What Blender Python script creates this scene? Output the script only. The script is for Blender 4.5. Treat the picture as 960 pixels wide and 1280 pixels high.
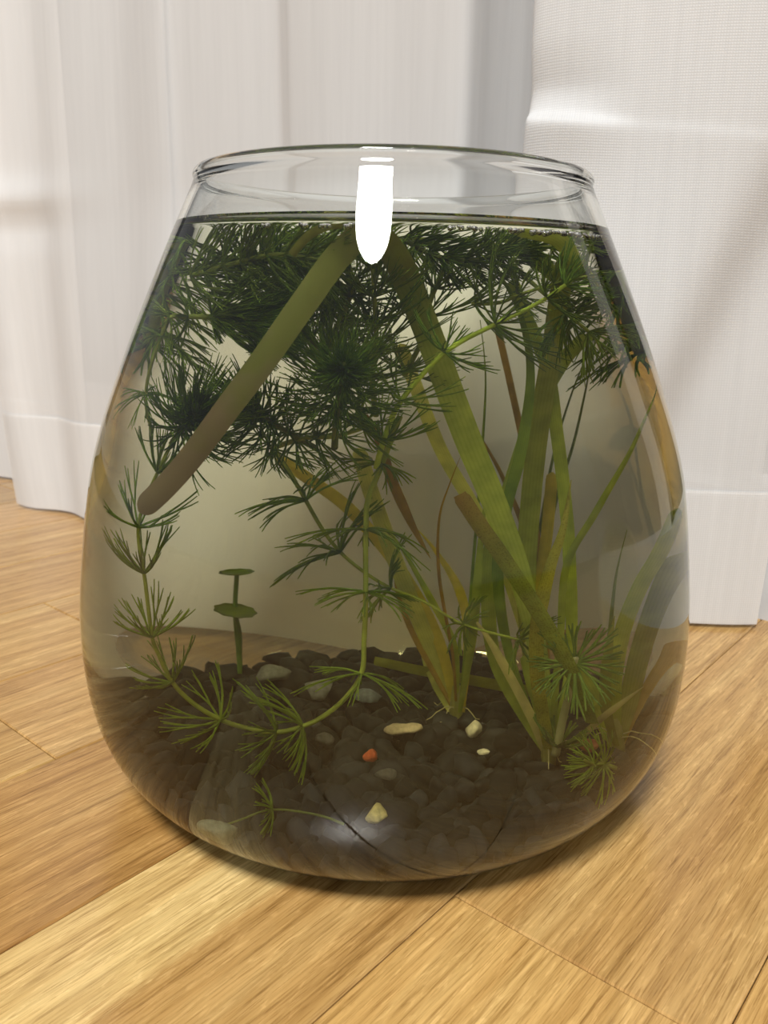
import bpy, bmesh, math, random
from mathutils import Vector, Matrix, noise as mnoise

# ------------------------------------------------------------------ camera, world, light, exposure
scene = bpy.context.scene
for o in list(bpy.data.objects): bpy.data.objects.remove(o)
COL = scene.collection

F_PX = 1036.0
cam_data = bpy.data.cameras.new('camera')
cam_data.sensor_fit = 'VERTICAL'
cam_data.sensor_height = 24.0
cam_data.lens = 24.0 * F_PX / 1280.0
cam_data.clip_start = 0.01
cam_data.dof.use_dof = True; cam_data.dof.focus_distance = 0.245; cam_data.dof.aperture_fstop = 18.0
cam = bpy.data.objects.new('camera', cam_data); COL.objects.link(cam)
CAM_POS = Vector((-0.0008, -0.2723, 0.1578))
PITCH, ROLL = math.radians(14.668), math.radians(1.142)
cam.matrix_world = (Matrix.Translation(CAM_POS) @ Matrix.Rotation(math.pi/2 - PITCH, 4, 'X') @ Matrix.Rotation(ROLL, 4, 'Z'))
scene.camera = cam

world = bpy.data.worlds.new('room_ambience'); scene.world = world
world.use_nodes = True
bg = world.node_tree.nodes['Background']
bg.inputs['Color'].default_value = (0.97, 0.98, 1.0, 1)
bg.inputs['Strength'].default_value = 0.15
LAMP_POWER = 58.0            # watts of the round ceiling lamp above and behind the camera
ld = bpy.data.lights.new('lamp_light', 'AREA'); ld.shape = 'DISK'; ld.size = .64; ld.energy = LAMP_POWER; ld.color = (1, .985, .95)
lamp_light = bpy.data.objects.new('lamp_light', ld); COL.objects.link(lamp_light)

vs = scene.view_settings
vs.view_transform = 'Standard'
try: vs.look = 'None'
except Exception: pass
vs.gamma = 1.0
vs.use_curve_mapping = False
vs.exposure = 0.9

cy = scene.cycles
cy.caustics_refractive = True
cy.caustics_reflective = True
cy.blur_glossy = 1.0
cy.sample_clamp_indirect = 60.0
cy.max_bounces = 20
cy.diffuse_bounces = 4
cy.glossy_bounces = 8
cy.transmission_bounces = 16
cy.transparent_max_bounces = 24
cy.use_denoising = True

rng = random.Random(11)

# ------------------------------------------------------------------ helpers
def tag(o, label=None, cat=None, group=None, kind=None):
    if label: o['label'] = label
    if cat: o['category'] = cat
    if group: o['group'] = group
    if kind: o['kind'] = kind
    return o

def mesh_obj(name, verts, faces, mat=None, parent=None, smooth=True, loc=None):
    me = bpy.data.meshes.new(name)
    me.from_pydata([tuple(v) for v in verts], [], faces)
    if mat is not None:
        for m in (mat if isinstance(mat, (list, tuple)) else [mat]): me.materials.append(m)
    if smooth: me.polygons.foreach_set('use_smooth', [True]*len(me.polygons))
    me.update()
    o = bpy.data.objects.new(name, me); COL.objects.link(o)
    if parent is not None: o.parent = parent
    if loc is not None: o.location = loc
    return o

def empty(name, loc=(0,0,0)):
    o = bpy.data.objects.new(name, None); COL.objects.link(o); o.location = loc
    o.empty_display_size = 0.01
    return o

def new_mat(name):
    m = bpy.data.materials.new(name); m.use_nodes = True
    nt = m.node_tree
    for n in list(nt.nodes): nt.nodes.remove(n)
    out = nt.nodes.new('ShaderNodeOutputMaterial')
    return m, nt, out

def N(nt, typ, **kw):
    n = nt.nodes.new(typ)
    for k, v in kw.items():
        if k in n.inputs.keys(): n.inputs[k].default_value = v
        else: setattr(n, k, v)
    return n

def ramp(nt, fac, stops):
    r = nt.nodes.new('ShaderNodeValToRGB')
    els = r.color_ramp.elements
    while len(els) < len(stops): els.new(0.5)
    for e, (p, c) in zip(els, stops):
        e.position = p; e.color = (*c, 1) if len(c) == 3 else c
    nt.links.new(fac, r.inputs['Fac'])
    return r.outputs['Color']

def mapping(nt, vec, scale=(1,1,1), loc=(0,0,0)):
    m = nt.nodes.new('ShaderNodeMapping')
    m.inputs['Scale'].default_value = scale; m.inputs['Location'].default_value = loc
    nt.links.new(vec, m.inputs['Vector'])
    return m.outputs['Vector']

def mixc(nt, a, b, fac=0.5, mode='MIX'):
    m = nt.nodes.new('ShaderNodeMix'); m.data_type = 'RGBA'; m.blend_type = mode; m.clamp_result = False
    for s, v in ((m.inputs[6], a), (m.inputs[7], b), (m.inputs[0], fac)):
        if hasattr(v, 'node'): nt.links.new(v, s)
        elif isinstance(v, (int, float)): s.default_value = v
        else: s.default_value = (*v, 1)
    return m.outputs[2]

def math_n(nt, op, a, b=None, clamp=False):
    m = nt.nodes.new('ShaderNodeMath'); m.operation = op; m.use_clamp = clamp
    for s, v in ((m.inputs[0], a), (m.inputs[1], b)):
        if v is None: continue
        if hasattr(v, 'node'): nt.links.new(v, s)
        else: s.default_value = v
    return m.outputs[0]

# ------------------------------------------------------------------ materials
def oak_material(name, sapwood=False):
    m, nt, out = new_mat(name)
    tc = N(nt, 'ShaderNodeTexCoord'); oi = N(nt, 'ShaderNodeObjectInfo')
    off = N(nt, 'ShaderNodeVectorMath', operation='SCALE'); off.inputs[0].default_value = (37.0, 19.0, 11.0)
    nt.links.new(oi.outputs['Random'], off.inputs['Scale'])
    add = N(nt, 'ShaderNodeVectorMath', operation='ADD')
    nt.links.new(tc.outputs['Object'], add.inputs[0]); nt.links.new(off.outputs[0], add.inputs[1])
    v = add.outputs[0]
    def noise(scale, vscale, detail=3, rough=.55, dist=0):
        n = N(nt, 'ShaderNodeTexNoise', Scale=scale, Detail=detail, Roughness=rough, Distortion=dist)
        nt.links.new(mapping(nt, v, vscale), n.inputs['Vector']); return n.outputs['Fac']
    broad = noise(1, (5, 60, 1), 4, .55, .3)
    streak = noise(1, (26, 900, 1), 5, .7, .5)
    pores = noise(1, (90, 2800, 1), 2, .6)
    fleck = noise(1, (110, 620, 1), 3, .6, .8)
    # growth-ring arcs
    wv = N(nt, 'ShaderNodeTexWave', wave_type='BANDS', bands_direction='Y', Scale=34, Distortion=9.0, Detail=2.5)
    wv.inputs['Detail Scale'].default_value = .8
    nt.links.new(mapping(nt, v, (.35, 1, 1)), wv.inputs['Vector'])
    c1 = ramp(nt, broad, [(.28, (.385, .210, .064)), (.5, (.465, .272, .090)), (.72, (.545, .345, .128))])
    c2 = ramp(nt, streak, [(.32, (.55, .48, .38)), (.48, (1, 1, 1)), (.66, (1.24, 1.27, 1.34))])
    c3 = ramp(nt, pores, [(.34, (.62, .55, .46)), (.46, (1, 1, 1))])
    c4 = ramp(nt, fleck, [(.55, (1, 1, 1)), (.64, (1.22, 1.26, 1.36))])
    c5 = ramp(nt, wv.outputs['Fac'], [(.0, (.84, .80, .74)), (.5, (1, 1, 1)), (1.0, (1.05, 1.05, 1.06))])
    c = mixc(nt, c1, c2, .8, 'MULTIPLY'); c = mixc(nt, c, c3, .75, 'MULTIPLY'); c = mixc(nt, c, c4, .8, 'MULTIPLY'); c = mixc(nt, c, c5, .7, 'MULTIPLY')
    c = mixc(nt, c, oi.outputs['Color'], 1.0, 'MULTIPLY')
    if sapwood:      # pale sapwood along one side of the board
        sx = N(nt, 'ShaderNodeSeparateXYZ'); nt.links.new(tc.outputs['Object'], sx.inputs[0])
        e = math_n(nt, 'ADD', math_n(nt, 'MULTIPLY', sx.outputs[1], 60.0), math_n(nt, 'SUBTRACT', broad, .5))
        e = math_n(nt, 'ADD', e, math_n(nt, 'MULTIPLY', math_n(nt, 'SUBTRACT', fleck, .5), .5))
        f_ = ramp(nt, e, [(.02, (0,0,0)), (.30, (1,1,1))])
        c = mixc(nt, c, mixc(nt, c, (1.32, 1.52, 1.75), 1.0, 'MULTIPLY'), f_)
    p = N(nt, 'ShaderNodeBsdfPrincipled', Roughness=.18)
    p.inputs['Specular IOR Level'].default_value = .5
    nt.links.new(c, p.inputs['Base Color'])
    b = N(nt, 'ShaderNodeBump', Strength=.12, Distance=.0004)
    nt.links.new(streak, b.inputs['Height']); nt.links.new(b.outputs[0], p.inputs['Normal'])
    nt.links.new(p.outputs[0], out.inputs['Surface'])
    return m

def cloth_material(name, weave):
    m, nt, out = new_mat(name)
    uv = N(nt, 'ShaderNodeUVMap'); uv.uv_map = 'UVMap'
    def wave(direction, scale):
        w = N(nt, 'ShaderNodeTexWave', wave_type='BANDS', bands_direction=direction, Scale=scale, Distortion=.6, Detail=1.0)
        w.inputs['Detail Scale'].default_value = 2.0
        nt.links.new(uv.outputs[0], w.inputs['Vector']); return w.outputs['Fac']
    wx, wy = wave('X', 285), wave('Y', 285)
    wv = math_n(nt, 'MULTIPLY', wx, wy)
    n = N(nt, 'ShaderNodeTexNoise', Scale=1, Detail=4, Roughness=.6)
    nt.links.new(mapping(nt, uv.outputs[0], (240, 9, 1)), n.inputs['Vector'])
    slub = ramp(nt, n.outputs['Fac'], [(.3, (.90, .90, .90)), (.7, (1, 1, 1))])
    thread = ramp(nt, wv, [(0, (.84, .84, .84)), (.6, (1, 1, 1))])
    col = mixc(nt, (.955, .96, .965), slub, .6, 'MULTIPLY'); col = mixc(nt, col, thread, weave, 'MULTIPLY')
    d = N(nt, 'ShaderNodeBsdfDiffuse'); t = N(nt, 'ShaderNodeBsdfTranslucent'); tr = N(nt, 'ShaderNodeBsdfTransparent')
    nt.links.new(col, d.inputs['Color']); nt.links.new(col, t.inputs['Color'])
    b = N(nt, 'ShaderNodeBump', Strength=.4*weave, Distance=.0004)
    nt.links.new(wv, b.inputs['Height']); nt.links.new(b.outputs[0], d.inputs['Normal'])
    a = N(nt, 'ShaderNodeMixShader'); a.inputs[0].default_value = .10
    nt.links.new(d.outputs[0], a.inputs[1]); nt.links.new(t.outputs[0], a.inputs[2])
    a2 = N(nt, 'ShaderNodeMixShader')
    # the open weave lets a little of what is behind show between the threads
    a2.inputs[0].default_value = .30
    nt.links.new(a.outputs[0], a2.inputs[1]); nt.links.new(tr.outputs[0], a2.inputs[2])
    nt.links.new(a2.outputs[0], out.inputs['Surface'])
    return m

def simple(name, col, rough=.5, metal=0, noise_amt=.06, noise_scale=60, spec=.5, emit=None):
    m, nt, out = new_mat(name)
    p = N(nt, 'ShaderNodeBsdfPrincipled', Roughness=rough, Metallic=metal)
    p.inputs['Specular IOR Level'].default_value = spec
    tc = N(nt, 'ShaderNodeTexCoord')
    n = N(nt, 'ShaderNodeTexNoise', Scale=noise_scale, Detail=3)
    nt.links.new(tc.outputs['Object'], n.inputs['Vector'])
    lo = tuple(x*(1-noise_amt) for x in col); hi = tuple(min(1, x*(1+noise_amt)) for x in col)
    nt.links.new(ramp(nt, n.outputs['Fac'], [(.3, lo), (.7, hi)]), p.inputs['Base Color'])
    if emit:
        p.inputs['Emission Color'].default_value = (*emit[0], 1); p.inputs['Emission Strength'].default_value = emit[1]
    nt.links.new(p.outputs[0], out.inputs['Surface'])
    return m

def glass_material():
    m, nt, out = new_mat('clear_glass')
    g = N(nt, 'ShaderNodeBsdfGlass', Roughness=0.0, IOR=1.5)
    g.inputs['Color'].default_value = (.975, .98, .97, 1)
    nt.links.new(g.outputs[0], out.inputs['Surface'])
    return m

def water_material():
    # free surface: water against air (1.333); wetted wall: water against glass (1.333 / 1.5)
    m, nt, out = new_mat('pond_water')
    at = N(nt, 'ShaderNodeAttribute', attribute_name='free_surface', attribute_type='GEOMETRY')
    mr = N(nt, 'ShaderNodeMapRange'); mr.inputs['To Min'].default_value = 1.333/1.5; mr.inputs['To Max'].default_value = 1.333
    nt.links.new(at.outputs['Fac'], mr.inputs['Value'])
    g = N(nt, 'ShaderNodeBsdfGlass', Roughness=0.0)
    g.inputs['Color'].default_value = (1, 1, 1, 1)
    nt.links.new(mr.outputs[0], g.inputs['IOR'])
    nt.links.new(g.outputs[0], out.inputs['Surface'])
    va = N(nt, 'ShaderNodeVolumeAbsorption', Density=WATER_DENSITY)
    va.inputs['Color'].default_value = (.77, .72, .14, 1)
    nt.links.new(va.outputs[0], out.inputs['Volume'])
    return m

WATER_DENSITY = 4.2
OAK = oak_material('oak'); SAP = oak_material('oak_sapwood', True); CLOTH = cloth_material('sheer_curtain', .08); WOVEN = cloth_material('open_weave_curtain', .7); GLASS = glass_material(); WATER = water_material()
ALU = simple('window_frame_paint', (.62, .63, .64), .4)
PANE = simple('night_window_glass', (.10, .10, .11), .08, noise_amt=.02)
LAMP_CASE = simple('lamp_housing', (.8, .8, .78), .5)
SEAM = simple('subfloor', (.10, .06, .03), .8)

# ------------------------------------------------------------------ floor of oak strips
ANG = math.radians(50.0)
U = Vector((math.cos(ANG), math.sin(ANG), 0)); V = Vector((-math.sin(ANG), math.cos(ANG), 0))
STRIP = 0.0715
floor = mesh_obj('floor', [(-2.2,-2.6,-.0125),(2.2,-2.6,-.0125),(2.2,1.6,-.0125),(-2.2,1.6,-.0125)], [(0,1,2,3)], SEAM, smooth=False)
tag(floor, 'warm oak strip floor running diagonally under the bowl', kind='structure')

def plank(c0, s0, s1, tone, mat=None):
    L, W, T, b = s1-s0-.0003, STRIP-.0003, .012, .0005
    x, y = L/2, W/2
    v = [(-x,-y,-T),(x,-y,-T),(x,y,-T),(-x,y,-T), (-x,-y,-b),(x,-y,-b),(x,y,-b),(-x,y,-b), (-x+b,-y+b,0),(x-b,-y+b,0),(x-b,y-b,0),(-x+b,y-b,0)]
    f = [(0,3,2,1)] + [(i,(i+1)%4,4+(i+1)%4,4+i) for i in range(4)] + [(4+i,4+(i+1)%4,8+(i+1)%4,8+i) for i in range(4)] + [(8,9,10,11)]
    o = mesh_obj('plank', v, f, mat or OAK, floor, smooth=False)
    ctr = U*((s0+s1)/2) + V*(c0+STRIP/2)
    o.location = ctr; o.rotation_euler = (0,0,ANG); o.color = (*tone, 1)
    return o

C0 = -0.1385
fixed_cuts = {-1: [.21, -.33], 0: [-.048, .52], 1: [-.36, .47], 2: [-.50, .33], 3: [-.085, .62], 4: [-.0132, .42], 5: [-.37, .09], 6: [-.2, .3]}
tones = {(1,1): (1.0,1.0,1.0), (0,0): (1.14,1.16,1.15), (0,1): (1.0,1.0,1.0), (2,1): (.93,.88,.82), (2,2): (.93,.88,.82), (3,1):(.98,.96,.95), (3,2): (.99,.99,1.0), (4,1): (.98,.97,.96), (4,2): (1.10,1.11,1.14), (5,1): (.98,.96,.95), (-1,1): (1.1,1.1,1.08)}
for k in range(-14, 14):
    cuts = sorted(fixed_cuts.get(k, [rng.uniform(-.5,.0), rng.uniform(.05,.5)]))
    cuts = [-1.7, cuts[0]-rng.uniform(.6,.8)] + cuts + [cuts[-1]+rng.uniform(.6,.8), 1.7]
    for j in range(len(cuts)-1):
        t = tones.get((k, j-1))
        if t is None:
            g = rng.uniform(.90, 1.10); t = (g, g*rng.uniform(.97,1.02), g*rng.uniform(.94,1.05))
        if cuts[j+1]-cuts[j] > .02: plank(C0+k*STRIP, cuts[j], cuts[j+1], t, SAP if (k, j-1) == (1, 1) else None)

# ------------------------------------------------------------------ curtains along the window
CA = Vector((.18, .10, 0)); CD = Vector((-.8936, .4488, 0)); CN = Vector((-.4488, -.8936, 0))
def cpoint(s, w, z): return CA + CD*s + CN*w + Vector((0,0,z))

def smooth_path(pts, n):
    """Catmull-Rom through tuples, n samples per span"""
    out = []
    P = [pts[0]] + list(pts) + [pts[-1]]
    for i in range(1, len(P)-2):
        a, b, c, d = (Vector(q) for q in P[i-1:i+3])
        for k in range(n):
            t = k/n
            out.append(.5*((2*b) + (c-a)*t + (2*a-5*b+4*c-d)*t*t + (3*b-a-3*c+d)*t**3))
    out.append(Vector(P[-2]))
    return out

def cloth_sheet(name, path, zs, shape, parent, mat, lift=0.0):
    verts, faces, uvs = [], [], []
    run = [0.0]
    for a, b in zip(path, path[1:]): run.append(run[-1] + (b-a).length)
    nx, nz = len(path), len(zs)
    for z in zs:
        for i, p in enumerate(path):
            s, w = shape(p[0], p[1], z, run[i])
            verts.append(cpoint(s, w+lift, z)); uvs.append((run[i], z))
    for j in range(nz-1):
        for i in range(nx-1):
            a = j*nx+i; faces.append((a, a+1, a+nx+1, a+nx))
    o = mesh_obj(name, verts, faces, mat, parent)
    ul = o.data.uv_layers.new(name='UVMap')
    for l in o.data.loops: ul.data[l.index].uv = uvs[l.vertex_index]
    return o

HEM = .070
ZS = [.0025] + [.01*i for i in range(1,7)] + [.066,.070,.074] + [.08+.008*i for i in range(17)] + [.2130+.0010*i for i in range(36)] + [.252+.008*i for i in range(15)] + [.38,.42,.5,.6,.8,1.0,1.4,2.1]
ZH = [.0022] + [.01*i for i in range(1,7)] + [.066,.070]

def g(x, m, s): return math.exp(-((x-m)/s)**2)
def sig(x): return 1/(1+math.exp(max(-30, min(30, -x))))

def curtain(name, pts, shape, label, mat=None, n=7):
    mat = mat or CLOTH
    root = empty(name, cpoint(pts[0][0], pts[0][1], 0))
    path = smooth_path(pts, n)
    body = cloth_sheet('panel', path, ZS, shape, root, mat)
    hem = cloth_sheet('hem', path, ZH, shape, body, mat, lift=.0009)
    hem2 = cloth_sheet('hem_lining', path, ZH, shape, body, mat, lift=-.0009)
    body.matrix_parent_inverse = Matrix.Translation(root.location).inverted()
    tag(root, label, 'curtain', 'white sheer curtains')
    return root

def belly(s, z):
    # the lower part of the curtains sags out towards the bowl
    k = 1 if z < .10 else max(0, 1-(z-.10)/.12)
    return .046*math.exp(-((s-.20)/(.13 if s > .20 else .10))**2)*k*k*(3-2*k)
def left_shape(s, w, z, r):
    w += belly(s, z)
    # the outer edge leans outwards with height; faint shipping creases at two heights
    k = max(0, (s-.40)/.11)
    s += k*min(z,.22)*.12
    w += .004*g(z,.215,.012)*g(s,.50,.06) - .003*g(z,.198,.010)*g(s,.49,.05)
    w += .0012*math.sin(s*90+z*5) + .002*math.sin(z*11+s*14)
    return s, w
curtain('curtain_panel', [(.508,-.002,0),(.486,.003,0),(.455,-.002,0),(.425,.005,0),(.385,.001,0),(.355,.004,0),(.345,.004,0),(.340,.001,0),(.318,.002,0),(.298,.000,0),(.280,-.003,0),(.272,-.003,0),(.266,.001,0),(.258,.006,0),(.238,.010,0),(.205,.009,0),(.178,.013,0),(.164,.013,0),(.158,.010,0),(.1555,.002,0),(.153,-.012,0),(.147,-.032,0),(.138,-.054,0),(.126,-.070,0),(.110,-.076,0),(.085,-.070,0),(.060,-.060,0),(.030,-.045,0),(.008,-.030,0)],
        left_shape, 'wide white sheer curtain panel on the left, behind the bowl')

def right_shape(s, w, z, r):
    w += belly(s, z)
    # below a pinch in the leading edge the cloth juts out as a small ledge, fading to the right
    e = max(0, min(1, (s-.070)/.045)); e = e*e*(3-2*e)
    zl = .2350 - (.118-s)*.10
    step = sig((zl-z)/.0011)
    w += (.0007+.015*e)*step*math.exp(-max(0, zl-z)/.06) - .004*e*g(z, zl+.012, .010)
    s -= .0045*e*step*math.exp(-max(0, zl-z)/.03)
    # soft diagonal drape running down to the left
    dd = (s-.052) + (z-.125)*.365
    k = sig((.245-z)/.012)
    w -= .018*k*sig(-(dd+.004)/.0045)
    s += -.0 + max(0,(.03-s)/.03)*min(z,.3)*-.02
    return s, w
curtain('curtain_panel', [(.1195,.012,0),(.123,.020,0),(.119,.026,0),(.105,.029,0),(.085,.027,0),(.062,.022,0),(.045,.018,0),(.030,.013,0),(.014,.007,0),(.001,.0,0)],
        right_shape, 'white open-weave curtain panel on the right with a pinched crease in its edge', WOVEN)

def far_shape(s, w, z, r): return s, w + .001*math.sin(s*70)
curtain('curtain_panel', [(.66,-.055,0),(.62,-.052,0),(.58,-.056,0),(.54,-.053,0),(.49,-.055,0)], far_shape,
        'strip of white curtain farthest back at the left edge, its hem ending higher up')

# sliding window behind the curtains: dark pane, pale frame
WA = Vector((.222, .106, 0)); WDIR = Vector((-math.cos(math.radians(38)), math.sin(math.radians(38)), 0)); WN = Vector((-WDIR.y, WDIR.x, 0))
if WN.y > 0: WN = -WN
def wbox(name, s0, s1, d0, d1, z0, z1, mat, parent):
    v = []
    for z in (z0, z1):
        for s, d in ((s0,d0),(s1,d0),(s1,d1),(s0,d1)): v.append(WA + WDIR*s + WN*d + Vector((0,0,z)))
    return mesh_obj(name, v, [(3,2,1,0),(4,5,6,7),(0,1,5,4),(1,2,6,5),(2,3,7,6),(3,0,4,7)], mat, parent, smooth=False)
win = wbox('window_1', -.5, 1.6, -.05, -.055, .05, 2.1, PANE, None)
tag(win, 'dark night window behind the curtains', kind='structure')
wbox('frame_rail', -.5, 1.6, -.0, -.06, 0, .066, ALU, win)
wbox('frame_stile', -.10, -.055, -.005, -.06, .066, 2.1, ALU, win)
wbox('frame_stile', .72, .77, -.005, -.06, .066, 2.1, ALU, win)

# ------------------------------------------------------------------ ceiling lamp (above and behind the camera)
def lathe(name, prof, mat, parent=None, seg=96, loc=(0,0,0), smooth=True, cap_first=False, cap_last=False):
    verts, faces = [], []
    for r, z in prof:
        for i in range(seg):
            a = 2*math.pi*i/seg; verts.append((r*math.cos(a), r*math.sin(a), z))
    for j in range(len(prof)-1):
        for i in range(seg):
            k = (i+1)%seg; faces.append((j*seg+i, j*seg+k, (j+1)*seg+k, (j+1)*seg+i))
    if cap_first: faces.append(tuple(range(seg-1,-1,-1)))
    if cap_last: faces.append(tuple((len(prof)-1)*seg+i for i in range(seg)))
    return mesh_obj(name, verts, faces, mat, parent, smooth, loc)
lamp = empty('ceiling_lamp', (-.33, -1.50, 2.30))
lathe('diffuser', [(.001,-.020),(.27,-.018),(.32,-.010),(.325,0)], LAMP_CASE, lamp, 48)
lamp_light.parent = lamp; lamp_light.location = (0, 0, -.024)     # the lit face of the diffuser
lathe('housing', [(.326,0),(.335,0),(.335,.05),(.001,.05)], LAMP_CASE, lamp, 48)
tag(lamp, 'round white ceiling lamp, seen mirrored in the glass of the bowl', 'lamp')

# ------------------------------------------------------------------ the bowl and its water
HB, TH, ZB, ZW = .1905, .0025, .006, .1766
def outer_r(z):
    R, rb, z1, a, b = .1, .0569, .2885*HB, 2.4605, 2.8317
    if z <= z1:
        return rb + (R-rb)*abs(1-abs(1-z/z1)**a)**(1/b)
    ru = [R, .0976, .0928, .0833, .0719, .0594]; zu = [z1+(HB-z1)*i/5 for i in range(6)]
    h = zu[1]-zu[0]
    d = [0] + [(ru[i+1]-ru[i-1])/(2*h) for i in range(1,5)] + [(ru[5]-ru[4])/h]
    i = min(4, int((z-z1)/h)); t = (z-zu[i])/h
    return (2*t**3-3*t**2+1)*ru[i]+(t**3-2*t**2+t)*h*d[i]+(-2*t**3+3*t**2)*ru[i+1]+(t**3-t**2)*h*d[i+1]
SEG = 160
zs = [.06*(i/36)**2 for i in range(37)] + [.06+(HB-.06)*i/40 for i in range(1,41)]
oprof = [(outer_r(z), z) for z in zs]
def offset_prof(prof, t):
    out = []
    for i, (r, z) in enumerate(prof):
        a, b = prof[max(0,i-1)], prof[min(len(prof)-1,i+1)]
        dr, dz = b[0]-a[0], b[1]-a[1]; L = math.hypot(dr, dz)
        out.append((r - t*dz/L, z + t*dr/L))
    return out
iprof = [(r, z) for r, z in offset_prof(oprof, TH) if z > ZB+.0008]
def ri(z):
    for (r0,z0),(r1,z1) in zip(iprof, iprof[1:]):
        if z0 <= z <= z1: return r0+(r1-r0)*(z-z0)/(z1-z0)
    return iprof[0][0] if z < iprof[0][1] else iprof[-1][0]
# rim bead: a slightly swollen, fire-polished lip
rr, bead = outer_r(HB)-.0010, .0019
bead_o = [(rr+bead*math.cos(a), HB+.0004+bead*math.sin(a)) for a in [math.radians(d) for d in range(-40, 221, 20)]]
outer_wall = [(.0005,.0016),(.03,.0015),(.05,.0010),(.0545,.0002)] + [p for p in oprof if p[1] < HB-.0022]
inner_wall = [(ri(z), z) for z in [HB-.0035-(HB-.0035-ZW)*i/6 for i in range(7)]]
bowl = lathe('glass_bowl', outer_wall + bead_o + inner_wall, GLASS, None, SEG)
tag(bowl, 'wide clear glass bowl narrowing to an open rim, standing on the oak floor', 'bowl')
# water: bottom, wetted wall up to the waterline, then the free surface with its meniscus
wall = [(.0005, ZB), (.04, ZB), (.06, ZB), (iprof[0][0]-.006, ZB), (iprof[0][0]-.002, ZB+.0004)] + [p for p in iprof if p[1] < ZW-.002] + [(ri(ZW), ZW)]
top = [(ri(ZW)-d, ZW-h) for d, h in ((.0004,.0007),(.0009,.0012),(.0016,.0017),(.0026,.0021),(.0042,.0023),(.007,.0024),(.03,.0024),(.0662,.0024))]
top = [(r, z) for r, z in top if r > .001] + [(.0005, ZW-.0024)]
water = lathe('water', wall + top, WATER, None, SEG)
at_ = water.data.attributes.new('free_surface', 'FLOAT', 'FACE')
for i in range(len(water.data.polygons)): at_.data[i].value = 1.0 if i//SEG >= len(wall)-1 else 0.0
tag(water, 'slightly yellow-green water filling the bowl almost to the rim', 'water', kind='stuff')

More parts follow.
